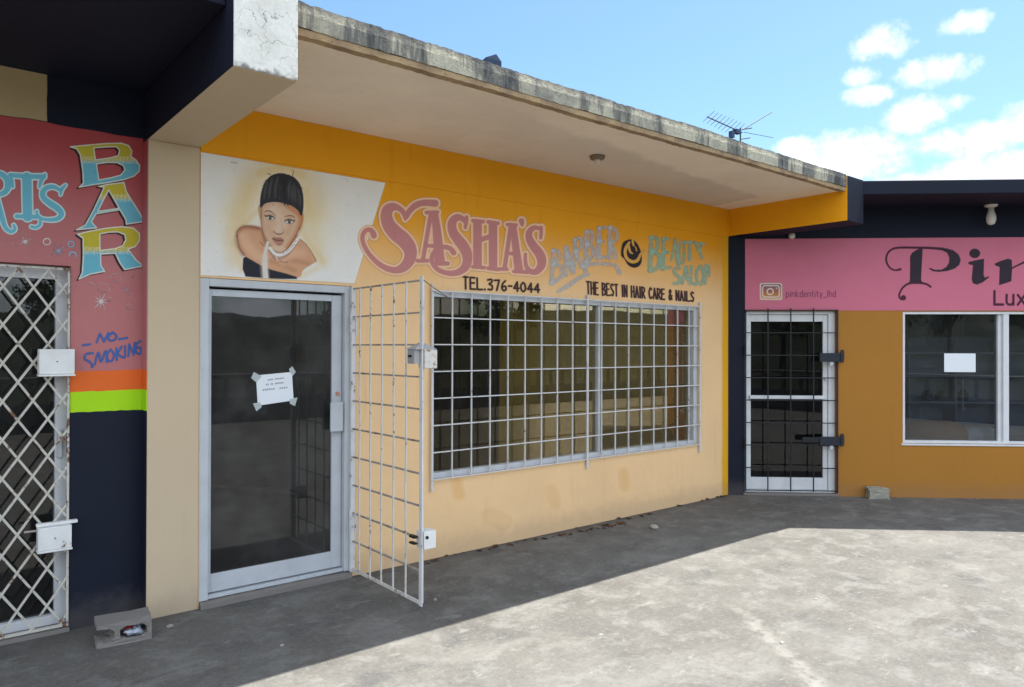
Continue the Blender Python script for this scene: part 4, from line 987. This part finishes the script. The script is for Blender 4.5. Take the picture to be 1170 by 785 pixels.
def extrude_with_hole(outer,hole,fr,d0,d1,name,mat,parent):
    me=bpy.data.meshes.new('tmp'); bm=bmesh.new()
    def loop(pts): 
        vs=[bm.verts.new((x,0,z)) for x,z in pts]; return [bm.edges.new((vs[i],vs[(i+1)%len(vs)])) for i in range(len(vs))]
    es=loop(outer)+loop(hole)
    bmesh.ops.triangle_fill(bm,use_beauty=True,use_dissolve=False,edges=es)
    r=bmesh.ops.extrude_face_region(bm,geom=list(bm.faces)); vs=[g for g in r['geom'] if isinstance(g,bmesh.types.BMVert)]
    for v in vs: v.co.y=1
    bmesh.ops.recalc_face_normals(bm,faces=bm.faces)
    bmesh.ops.subdivide_edges(bm,edges=list(bm.edges),cuts=2,use_grid_fill=True)
    off=root_loc(parent); g=random.Random(5)
    for v in bm.verts:
        p=fr(v.co.x+g.uniform(-.003,.003),d1+(d0-d1)*v.co.y+g.uniform(-.003,.003),max(.001,v.co.z+g.uniform(-.003,.003))); v.co=Vector(p)-off
    bmesh.ops.recalc_face_normals(bm,faces=bm.faces)
    me=bpy.data.meshes.new(name); bm.to_mesh(me); bm.free(); me.materials.append(mat)
    ob=bpy.data.objects.new(name,me); COL.objects.link(ob); ob.parent=parent; return ob
extrude_with_hole(outer,hole,bfr,-.15,0,'block_body',M['concrete'],bl)
def lump(c,r,seed,sq=(1,1,1),amp=.25,sub=2):
    bm=bmesh.new(); bmesh.ops.create_icosphere(bm,subdivisions=sub,radius=1); g=np.random.default_rng(seed)
    ax=g.normal(size=(7,3)); ph=g.uniform(0,6,7)
    for v in bm.verts:
        p=np.array(v.co); k=1+amp*sum(math.sin(ax[i]@p*2.2+ph[i]) for i in range(7))/3.2+g.normal(0,amp*.12)
        v.co=Vector((p[0]*k*r*sq[0],p[1]*k*r*sq[1],max(-.55*r*sq[2],p[2]*k*r*sq[2])))
    me=bpy.data.meshes.new('lump'); bm.to_mesh(me); bm.free(); return me
def mesh_thing(name,me,mat,loc,label,cat,group=None):
    me.name=name; me.materials.append(mat); ob=bpy.data.objects.new(name,me); COL.objects.link(ob); ob.location=loc
    return tag(ob,label,cat,group)
p=bfr(Lb*.72,-.045,.055); mesh_thing('crumpled_wrapper',lump(p,.036,4,(1.2,.9,.9),.5,3),M['foil'],p,'crumpled clear plastic stuffed in the concrete block','rubbish')
p=bfr(Lb*.60,-.05,.080); mesh_thing('red_wrapper',lump(p,.024,9,(1.2,.9,.6),.4,3),M['red'],p,'crumpled red wrapper stuffed in the concrete block','rubbish')
# broken lump of block by the pink shop wall
me=None
o=thing('broken_block',P(1.60,.07,0),'broken grey block on the ground below the ochre wall','concrete block')
bm=bmesh.new(); bmesh.ops.create_cube(bm,size=1); bmesh.ops.subdivide_edges(bm,edges=bm.edges[:],cuts=5,use_grid_fill=True); g=random.Random(3)
for v in bm.verts:
    x,y,z=v.co; z2=(z+.5)*.125; x2=x*.21; y2=y*.10
    if z>.3 and x<-.1: x2-=.015
    z2*= (1-.25*max(0,x)) if z>0 else 1
    if x>.15 and z<.3: z2=max(z2,.0)
    n=math.sin(x*9+1)*math.cos(z*7)*.008; w=P(1.60+x2+n+g.uniform(-.004,.004),.075+y2+g.uniform(-.004,.004),max(0,z2+g.uniform(-.003,.004)))
    v.co=Vector(w)-root_loc(o)
me=bpy.data.meshes.new('block_lump'); bm.to_mesh(me); bm.free(); me.materials.append(M['stone']); ob=bpy.data.objects.new('block_lump',me); COL.objects.link(ob); ob.parent=o

# TV antenna lying low on the salon roof
AY=.6
def ap(x,y,k=AY): return on_plane(x,y,(0,1,0),k)
base=ap(846,150); base_z=3.345
o=thing('tv_antenna',(base[0],base[1],base_z),'thin grey television aerial rising above the salon roof edge','antenna')
mb=MB(); mb.tube((base[0],base[1],base_z),tuple(ap(846,146)),.010); mb.build('mast',M['antenna'],o)
fr0,fr1=ap(808,133.5),ap(848,151.5)
mb=MB(); mb.tube(fr0,fr1,.008); mb.build('boom',M['antenna'],o)
mb=MB(); v=fr1-fr0
for k in range(9):
    c=fr0+v*(k/9.5+.02); L=np.array((.062,-.05,.075))*(1+.02*k); mb.tube(c-L*.75,c+L,.0036,6)
mb.build('elements',M['antenna'],o)
mb=MB(); mb.tube(ap(848,148.5),ap(881.5,128.3),.0065); mb.tube(ap(850,151),ap(883,157.3),.004); mb.tube(ap(848,148),ap(859,146.3),.007); mb.tube(ap(847,159),ap(857,157.5),.007); mb.build('long_rods',M['antenna'],o)
mb=MB(); c=ap(842,151); mb.box(lambda u,d,z:(c[0]+u,c[1]-d,c[2]+z),-.05,.05,-.03,.03,-.02,.03); c=ap(836,152); mb.box(lambda u,d,z:(c[0]+u,c[1]-d,c[2]+z),-.03,.03,-.025,.025,-.06,.02); mb.build('bracket',M['darkblue'],o)
# corner of a dark sheet on the roof
q=[on_plane(x,y,(0,1,0),-.9) for x,y in ((555.5,65.2),(567.0,61.8),(573,70.5))]
o=thing('roofing_sheet',(q[1][0],-.9,3.345),'dark blue corner of a sheet poking above the salon roof edge','roofing sheet')
mb=MB(); b0=np.array((q[0][0]-.25,-.75,3.35)); b1=np.array((q[2][0]+.03,-.86,3.35)); b2=np.array((q[1][0]-.1,-.35,3.36))
vs=[q[0],q[1],q[2],b1,b0,b2]; vs=vs+[v+np.array((0,.02,-.015)) for v in vs]
mb.add(vs,[(0,1,2),(0,2,3,4),(0,4,5),(0,5,1),(1,5,2),(2,5,3),(6,8,7),(6,10,9,8)]); mb.build('folded_sheet',M['darkblue'],o)
# ceiling rose on the soffit
c=on_plane(682.5,178,(0,0,1),3.2)
o=thing('ceiling_rose',(c[0],c[1],3.2),'small brown ceiling rose on the beige soffit above the lettering','light fitting')
mb=MB(); mb.lathe((c[0],c[1],3.165),[(.035,0),(.058,.008),(.062,.022),(.062,.0345)],18); mb.build('rose_plate',M['brownfix'],o)
mb=MB(); mb.lathe((c[0],c[1],3.135),[(.014,0),(.024,.006),(.026,.03)],12); mb.build('lamp_holder',M['cream'],o)
# pendant lamp under the pink shop canopy
L0=P(2.77,.13,3.2); 
o=thing('ceiling_lamp',L0,'cream bulb lamp hanging from the navy canopy above the black script letters','lamp')
mb=MB(); mb.lathe((L0[0],L0[1],3.172),[(.03,0),(.058,.012),(.066,.028)],18); mb.build('ceiling_plate',M['cream'],o)
mb=MB(); mb.lathe((L0[0],L0[1],2.985),[(.010,0),(.034,.012),(.047,.045),(.049,.08),(.042,.115),(.03,.145),(.027,.186)],18); mb.build('lamp_shade',M['cream'],o,smooth=True)
L1=P(.69,.03,2.90)
o=thing('lamp_holder',L1,'small round white lamp holder at the top edge of the pink sign','lamp')
mb=MB(); mb.lathe((L1[0],L1[1],2.862),[(.012,0),(.032,.012),(.036,.035),(.03,.06)],14); mb.build('holder_cup',M['cream'],o,smooth=True)
mb=MB(); mb.box(P,.675,.705,.001,.035,2.922,2.94); mb.build('bracket',M['cream'],o)

# pink shop interior: shelves with small goods seen through the window
def W2(s,d,z): return P(s,d,z)
sh=thing('display_shelves',P(2.9,-1.2,0),'grey display shelves behind the pink shop window','shelves')
mb=MB(); mb.box(P,1.7,4.6,-1.12,-1.10,.0,1.78); mb.build('back_panel',M['shelf'],sh)
for z in (.55,.98,1.30,1.58):
    mb=MB(); mb.box(P,1.7,4.6,-1.099,-.82,z,z+.025); mb.build('shelf_board',M['shelf'],sh,bevel=.003)
for s in (1.8,2.35,2.9,3.45,4.0):
    mb=MB(); mb.box(P,s,s+.02,-1.097,-.83,.001,1.76); mb.build('upright',M['shelf'],sh)
goods=[(2.0,1.605,.14,'handbag','small dark handbag on the top shelf behind the pink shop window'),(2.62,1.005,.13,'jar','dark jar on the middle shelf, left of two more'),(2.78,1.005,.12,'jar','dark jar on the middle shelf, between two more'),(3.05,1.005,.14,'jar','dark jar on the middle shelf, right of two more')]
for s,z,h,nm,lab in goods:
    b=P(s,-.94,z); t=thing(nm,b,lab,nm,'goods on the display shelves')
    if nm=='jar':
        mb=MB(); mb.lathe(b,[(.045,0),(.055,.01),(.055,h*.7),(.03,h*.8)],14); mb.build('jar_body',M['inside_dark'],t)
        mb=MB(); mb.lathe((b[0],b[1],b[2]+h*.8),[(.034,0),(.034,h*.2)],14); mb.build('lid',M['black_iron'],t)
    else:
        mb=MB(); mb.box(P,s-.10,s+.10,-.99,-.89,z,z+h*.8); mb.build('bag_body',M['black_iron'],t,bevel=.02)
        mb=MB(); pts=[P(s-.06+.12*i/8,-.94,z+h*.78+.07*math.sin(math.pi*i/8)) for i in range(9)]
        for i in range(8): mb.tube(pts[i],pts[i+1],.007,6)
        mb.build('bag_handle',M['black_iron'],t)
st=thing('stool',P(2.52,-.52,0),'round tan cushioned stool behind the pink shop window','stool')
mb=MB(); c=P(2.52,-.52,0); mb.lathe((c[0],c[1],.52),[(.28,0),(.33,.05),(.33,.16),(.27,.25),(.14,.285)],24); mb.build('cushion',M['fabric_orange'],st,smooth=True)
for k in range(4):
    t=math.pi/4+k*math.pi/2; mb=MB(); mb.tube((c[0]+.24*math.cos(t),c[1]+.24*math.sin(t),0),(c[0]+.2*math.cos(t),c[1]+.2*math.sin(t),.52),.018,8); mb.build('leg',M['black_iron'],st)
cl=P(2.93,-.50,.0)
o=thing('white_pouffe',cl,'white cloth pouffe behind the pink shop window','stool')
mb=MB(); mb.lathe(cl,[(.22,0),(.25,.04),(.25,.62),(.22,.72),(.12,.755)],24); mb.build('cover',M['fabric_white'],o,smooth=True)
b0=P(2.63,-.16,1.16)
o=thing('bead_string',b0,'string of silvery beads hanging in the pink shop window','ornament')
mb=MB()
for k in range(13):
    z=1.33-k*.027
    mb.lathe((b0[0],b0[1],z-.011),[(.003,0),(.011,.006),(.011,.014),(.003,.02)],8)
mb.build('beads',M['bead'],o)
mb=MB(); mb.tube((b0[0],b0[1],1.0),(b0[0],b0[1],VZ1),.0018,6); mb.build('thread',M['bead'],o)
mb=MB(); mb.lathe((b0[0],b0[1],.945),[(.004,0),(.03,.02),(.034,.035),(.02,.05)],10); mb.build('pendant',M['bead'],o)

# loose stones and dry leaves on the concrete
st_pts=[((748,604),.034,'largest pale stone on the shaded concrete below the barred window'),((590,611),.010,'tiny pale stone close to the salon wall below the barred window'),((893,735),.010,'tiny white chip on the sunlit concrete at lower right'),((322,738),.009,'tiny white chip on the shaded concrete before the salon door'),((497,686),.011,'tiny white chip right of the open gate foot'),((932,685),.009,'tiny pale stone on the sunlit concrete in front of the pink shop'),((194,717),.016,'pale pebble just right of the hollow concrete block')]
for i,((x,y),r,lab) in enumerate(st_pts):
    g_=on_ground(x,y); mesh_thing('stone',lump(None,r,30+i,(1.2,1,.75),.3,2),M['palestone'] if r<.03 else M['stone'],(g_[0],g_[1],r*.38),lab,'stone','loose stones on the concrete')
def leaf_mesh(seed,L):
    g=np.random.default_rng(seed); mb=MB(); n=6; top=[];bot=[]
    for i in range(n+1):
        t=i/n; w=.32*L*math.sin(math.pi*min(1,t*.97+.02))**.8; z=.35*L*(t-.4)**2+g.uniform(0,.05*L)
        top.append((L*(t-.5),w+g.normal(0,.01*L),z+.25*w)); bot.append((L*(t-.5),-w,z+.22*w))
    mid=[(L*(i/n-.5),0,.35*L*(i/n-.4)**2) for i in range(n+1)]
    vs=top+mid+bot; k=n+1
    fs=[(i,i+1,k+i+1,k+i) for i in range(n)]+[(k+i,k+i+1,2*k+i+1,2*k+i) for i in range(n)]
    me=bpy.data.meshes.new('leaf'); me.from_pydata([tuple(map(float,v)) for v in vs],[],fs); return me
lf=[(694,600),(690,604),(700,601),(671,607),(665,608),(652,611),(659,604),(706,593),(802,570),(822,566),(828,565.5),(640,612),(600,618),(566,625),(530,632),(510,636),(520,634),(770,577),(560,628),(548,630),(708,599),(712,598),(703,600.5),(698,602),(690,601),(683,604),(676,605),(718,593),(733,590),(742,588),(645,611),(632,614),(622,616),(612,617),(590,620),(583,623),(795,571),(813,567.5),(820,567),(497,641),(488,644),(715,600),(662,607)]
for i,(x,y) in enumerate(lf):
    g_=on_ground(x,y); yy=min(g_[1],-.02)
    ob=mesh_thing('dry_leaf',leaf_mesh(i,.03+.045*random.random()),M['leaf'],(g_[0],yy,.004),'small curled brown leaf on the concrete along the foot of the salon wall','leaf','dry leaves along the salon wall')
    ob.rotation_euler=(random.uniform(-.3,.3),random.uniform(-.3,.3),random.uniform(0,6))

# ================================================================== BEHIND THE CAMERA (seen in the glass)
bal=thing('balustrade',(-3,-11.2,0),'pale concrete balustrade along the terrace edge, reflected in the glass','balustrade')
def Q(u,d,z): return (u,-11.2-d,z)
mb=MB(); mb.box(Q,-26,16,-.1,.1,0,.55); mb.build('parapet',M['concrete'],bal)
mb=MB(); mb.box(Q,-26,16,-.12,.12,.95,1.05); mb.build('rail',M['concrete'],bal,bevel=.01)
b0=None
for k in range(84):
    x=-25.8+k*.5
    if b0 is None:
        mb=MB(); mb.lathe((x,-11.2,.551),[(.05,0),(.05,.05),(.035,.08),(.065,.18),(.04,.3),(.05,.36),(.05,.398)],8); b0=mb.build('baluster',M['concrete'],bal)
    else:
        c=b0.copy(); COL.objects.link(c); c.parent=bal; c.location=(k*.5,0,0)
# bush trees beyond the terrace
def tree(x,y,h,seed,lab):
    t=thing('bush_tree',(x,y,0),lab,'tree','trees beyond the terrace'); g=np.random.default_rng(seed)
    mb=MB(); mb.tube((x,y,-.5),(x+.2,y,h*.5),.22,8,r2=.12)
    for k in range(4): 
        a=g.uniform(0,6.28); mb.tube((x+.1,y,h*.35),(x+math.cos(a)*h*.22,y+math.sin(a)*h*.22,h*.65),.09,6,r2=.04)
    mb.build('trunk',M['wood'],t)
    mb=MB(); vs=[];fs=[]
    cl=[(g.normal(0,h*.2),g.normal(0,h*.2),h*.68+g.normal(0,h*.13),h*g.uniform(.10,.2)) for _ in range(16)]
    for i in range(2600):
        c=cl[g.integers(len(cl))]; d=g.normal(size=3); d/=np.linalg.norm(d); rr=c[3]*g.uniform(.5,1.05)
        p=np.array((x+c[0],y+c[1],c[2]))+d*rr; a=g.normal(size=3); a/=np.linalg.norm(a); b=np.cross(a,d); b/=np.linalg.norm(b)+1e-9
        s=g.uniform(.10,.24); n=len(vs); vs+= [p-a*s,p+b*s*.6,p+a*s,p-b*s*.6]; fs.append((n,n+1,n+2,n+3))
    mb.add(vs,fs); mb.build('crown',M['leafgreen'],t,recalc=False)
k=NT('tree_foliage'); n=k.noise(.9,4,.6); M['leafgreen']=k.done(k.bsdf(k.mix(k.ramp(n,.35,.65),(.035,.06,.02),(.075,.105,.035)),.8,spec=.2))
labs=['bushy tree beyond the balustrade, reflected in the glass']*20
for i,(x,y,h) in enumerate([(-40,-44,7),(-30,-52,8),(-22,-46,6.5),(-14,-58,8.5),(-6,-52,6.5),(2,-60,8),(8,-56,6),(22,-50,7.5),(32,-44,6.5),(-50,-30,7.5),(-56,-14,8),(-52,2,7)]):
    tree(x,y,h,i,labs[i])

# ground: one sheet to the horizon, hills beyond
mb=MB(); 
xs=[-2500,-300,-40,40,300,2500]; ys=[-2500,-300,-11.2,40,300,2500]
for i in range(5):
    for j in range(5): mb.quad((xs[i],ys[j],0),(xs[i+1],ys[j],0),(xs[i+1],ys[j+1],0),(xs[i],ys[j+1],0),0 if (i==2 and j==2) else 1)
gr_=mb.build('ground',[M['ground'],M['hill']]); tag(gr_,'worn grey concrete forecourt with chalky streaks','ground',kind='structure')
mb=MB(); na,nr=120,9; vs=[];fs=[]; g=np.random.default_rng(2); ph=g.uniform(0,6.28,12)
for a in range(na+1):
    t=math.pi*.80+math.pi*1.3*a/na
    prof=sum(math.sin(t*f+ph[i])*w for i,(f,w) in enumerate(((3,.30),(7,.2),(13,.12),(23,.07),(41,.05))))
    hmax=62*(1+.55*prof)
    for r_ in range(nr+1):
        u=r_/nr; rad=320+u*900; vs.append((rad*math.cos(t),rad*math.sin(t),-2+hmax*(u**.8)*(1+.08*math.sin(t*60+u*9))))
for a in range(na):
    for r_ in range(nr): i=a*(nr+1)+r_; fs.append((i,i+1,i+nr+2,i+nr+1))
mb.add(vs,fs); o=mb.build('hills',M['hill'],smooth=True); tag(o,'bush covered hills seen only as a reflection','hills',kind='structure')

# ================================================================== LIGHT
D_sh=np.array((-1.24,.135)); HZ=3.34
sun_vec=Vector((1.24,-.135,HZ)).normalized()
el=math.asin(sun_vec.z); az=math.atan2(sun_vec.x,sun_vec.y)   # clockwise from +Y
L=bpy.data.lights.new('sun','SUN'); L.energy=4.2; L.angle=R(.53); L.color=(1.,.955,.875)
so=bpy.data.objects.new('sun',L); COL.objects.link(so); so.rotation_euler=(-sun_vec).to_track_quat('-Z','Y').to_euler(); so.location=(3,-3,12)
w=bpy.data.worlds.new('World'); sc.world=w; w.use_nodes=True; nt=w.node_tree; nt.nodes.clear()
def wn(t,**k):
    o=nt.nodes.new(t)
    for a,b in k.items(): setattr(o,a,b)
    return o
def wl(s,v):
    if isinstance(v,bpy.types.NodeSocket): nt.links.new(v,s)
    else: s.default_value=v
def wm(op,a,b=0.,c=0.):
    o=wn('ShaderNodeMath',operation=op); wl(o.inputs[0],a); wl(o.inputs[1],b); wl(o.inputs[2],c); return o.outputs[0]
sky=wn('ShaderNodeTexSky',sky_type='NISHITA'); sky.sun_disc=False; sky.sun_elevation=el; sky.sun_rotation=az
sky.altitude=100; sky.air_density=1.0; sky.dust_density=1.1; sky.ozone_density=.55
nz3=wn('ShaderNodeTexNoise'); nz3.inputs['Scale'].default_value=75; nz3.inputs['Detail'].default_value=6; nz3.inputs['Roughness'].default_value=.62
tc=wn('ShaderNodeTexCoord'); Dv=tc.outputs['Generated']
nz=wn('ShaderNodeTexNoise'); wl(nz.inputs['Vector'],Dv); nz.inputs['Scale'].default_value=26; nz.inputs['Detail'].default_value=6; nz.inputs['Roughness'].default_value=.66
wl(nz3.inputs['Vector'],Dv)
nz2=wn('ShaderNodeTexNoise'); wl(nz2.inputs['Vector'],Dv); nz2.inputs['Scale'].default_value=9; nz2.inputs['Detail'].default_value=5; nz2.inputs['Roughness'].default_value=.55
# clouds: each a soft puff round a sky direction, ragged by noise
acc=None
for (x,y,rx,ry,a) in ((962,180,74,30,1),(908,166,22,14,1),(925,185,40,22,1),(994,109,30,13,.95),(1068,82,44,19,1),(1046,131,34,24,1),(1110,159,66,21,1),(1150,196,100,26,1),(1008,48,28,18,.62),(1100,27,22,12,.5),(985,88,18,10,.55),(1088,118,20,10,.55),(1230,120,70,26,1),(1330,180,160,40,1),(1060,215,90,20,1)):
    c=ray(x,y); ln=np.linalg.norm(c); c=c/ln; e1=np.cross(c,(0,0,1.)); e1/=np.linalg.norm(e1); e2=np.cross(e1,c); sx=rx*.98/F/ln; sy=ry*.92/F/ln
    d1=wn('ShaderNodeVectorMath',operation='DOT_PRODUCT'); wl(d1.inputs[0],Dv); d1.inputs[1].default_value=tuple(e1/sx)
    d2_=wn('ShaderNodeVectorMath',operation='DOT_PRODUCT'); wl(d2_.inputs[0],Dv); d2_.inputs[1].default_value=tuple(e2/sy)
    fr_=wn('ShaderNodeVectorMath',operation='DOT_PRODUCT'); wl(fr_.inputs[0],Dv); fr_.inputs[1].default_value=tuple(c)
    q=wm('ADD',wm('MULTIPLY',d1.outputs['Value'],d1.outputs['Value']),wm('MULTIPLY',d2_.outputs['Value'],d2_.outputs['Value']))
    v=wm('MULTIPLY',wm('SUBTRACT',1.0,q),a); v=wm('MULTIPLY',v,wm('GREATER_THAN',fr_.outputs['Value'],.3))
    v=wm('MAXIMUM',v,-2.2)
    acc=v if acc is None else wm('MAXIMUM',acc,v)
den=wm('ADD',acc,wm('ADD',wm('MULTIPLY',wm('SUBTRACT',nz.outputs['Fac'],.5),2.6),wm('ADD',wm('MULTIPLY',wm('SUBTRACT',nz2.outputs['Fac'],.5),1.2),wm('MULTIPLY',wm('SUBTRACT',nz3.outputs['Fac'],.5),1.5))))
mr=wn('ShaderNodeMapRange',interpolation_type='SMOOTHSTEP'); wl(mr.inputs['Value'],den); mr.inputs['From Min'].default_value=-.45; mr.inputs['From Max'].default_value=1.25
# bright cloud bank added in the unseen sky behind, to fill the shaded walls
sx_=wn('ShaderNodeSeparateXYZ'); wl(sx_.inputs[0],Dv)
back=wn('ShaderNodeMapRange',interpolation_type='SMOOTHSTEP'); wl(back.inputs['Value'],wm('ADD',wm('MULTIPLY',sx_.outputs[0],-.55),wm('MULTIPLY',sx_.outputs[1],-.85))); back.inputs['From Min'].default_value=-.05; back.inputs['From Max'].default_value=.3
m2=wn('ShaderNodeMapRange',interpolation_type='SMOOTHSTEP'); wl(m2.inputs['Value'],nz2.outputs['Fac']); m2.inputs['From Min'].default_value=.36; m2.inputs['From Max'].default_value=.52
cl2=wm('MULTIPLY',wm('MULTIPLY',m2.outputs[0],back.outputs[0]),.95)
mx=wn('ShaderNodeMix',data_type='RGBA'); wl(mx.inputs['Factor'],mr.outputs[0]); tint=wn('ShaderNodeMix',data_type='RGBA',blend_type='MULTIPLY'); tint.inputs['Factor'].default_value=1; wl(tint.inputs[6],sky.outputs[0]); tint.inputs[7].default_value=(.80,1.,1.07,1); wl(mx.inputs[6],tint.outputs[2])
csh=wn('ShaderNodeMix',data_type='RGBA'); wl(csh.inputs['Factor'],nz.outputs['Fac']); csh.inputs[6].default_value=(4.6,5.0,5.3,1); csh.inputs[7].default_value=(7.2,7.3,7.4,1); wl(mx.inputs[7],csh.outputs[2])
mx2=wn('ShaderNodeMix',data_type='RGBA'); wl(mx2.inputs['Factor'],cl2); wl(mx2.inputs[6],mx.outputs[2]); mx2.inputs[7].default_value=(10.6,11.4,12.6,1)
bg=wn('ShaderNodeBackground'); wl(bg.inputs[0],mx2.outputs[2]); bg.inputs[1].default_value=.076
ow=wn('ShaderNodeOutputWorld'); nt.links.new(bg.outputs[0],ow.inputs[0])

# ================================================================== CAMERA AND VIEW
cd=bpy.data.cameras.new('camera'); co=bpy.data.objects.new('camera',cd); COL.objects.link(co)
cd.sensor_fit='HORIZONTAL'; cd.sensor_width=36; cd.lens=36*F/PW; cd.clip_start=.05; cd.clip_end=6000
m=Matrix([[RX[0],UX[0],-_d[0],CAM[0]],[RX[1],UX[1],-_d[1],CAM[1]],[RX[2],UX[2],-_d[2],CAM[2]],[0,0,0,1]])
co.matrix_world=m; sc.camera=co
sc.view_settings.view_transform='Standard'; sc.view_settings.look='None'; sc.view_settings.exposure=1.53; sc.view_settings.gamma=1
sc.view_settings.use_curve_mapping=False
sc.cycles.use_denoising=True; sc.cycles.max_bounces=10; sc.cycles.diffuse_bounces=5; sc.cycles.transparent_max_bounces=16
sc.cycles.sample_clamp_indirect=8
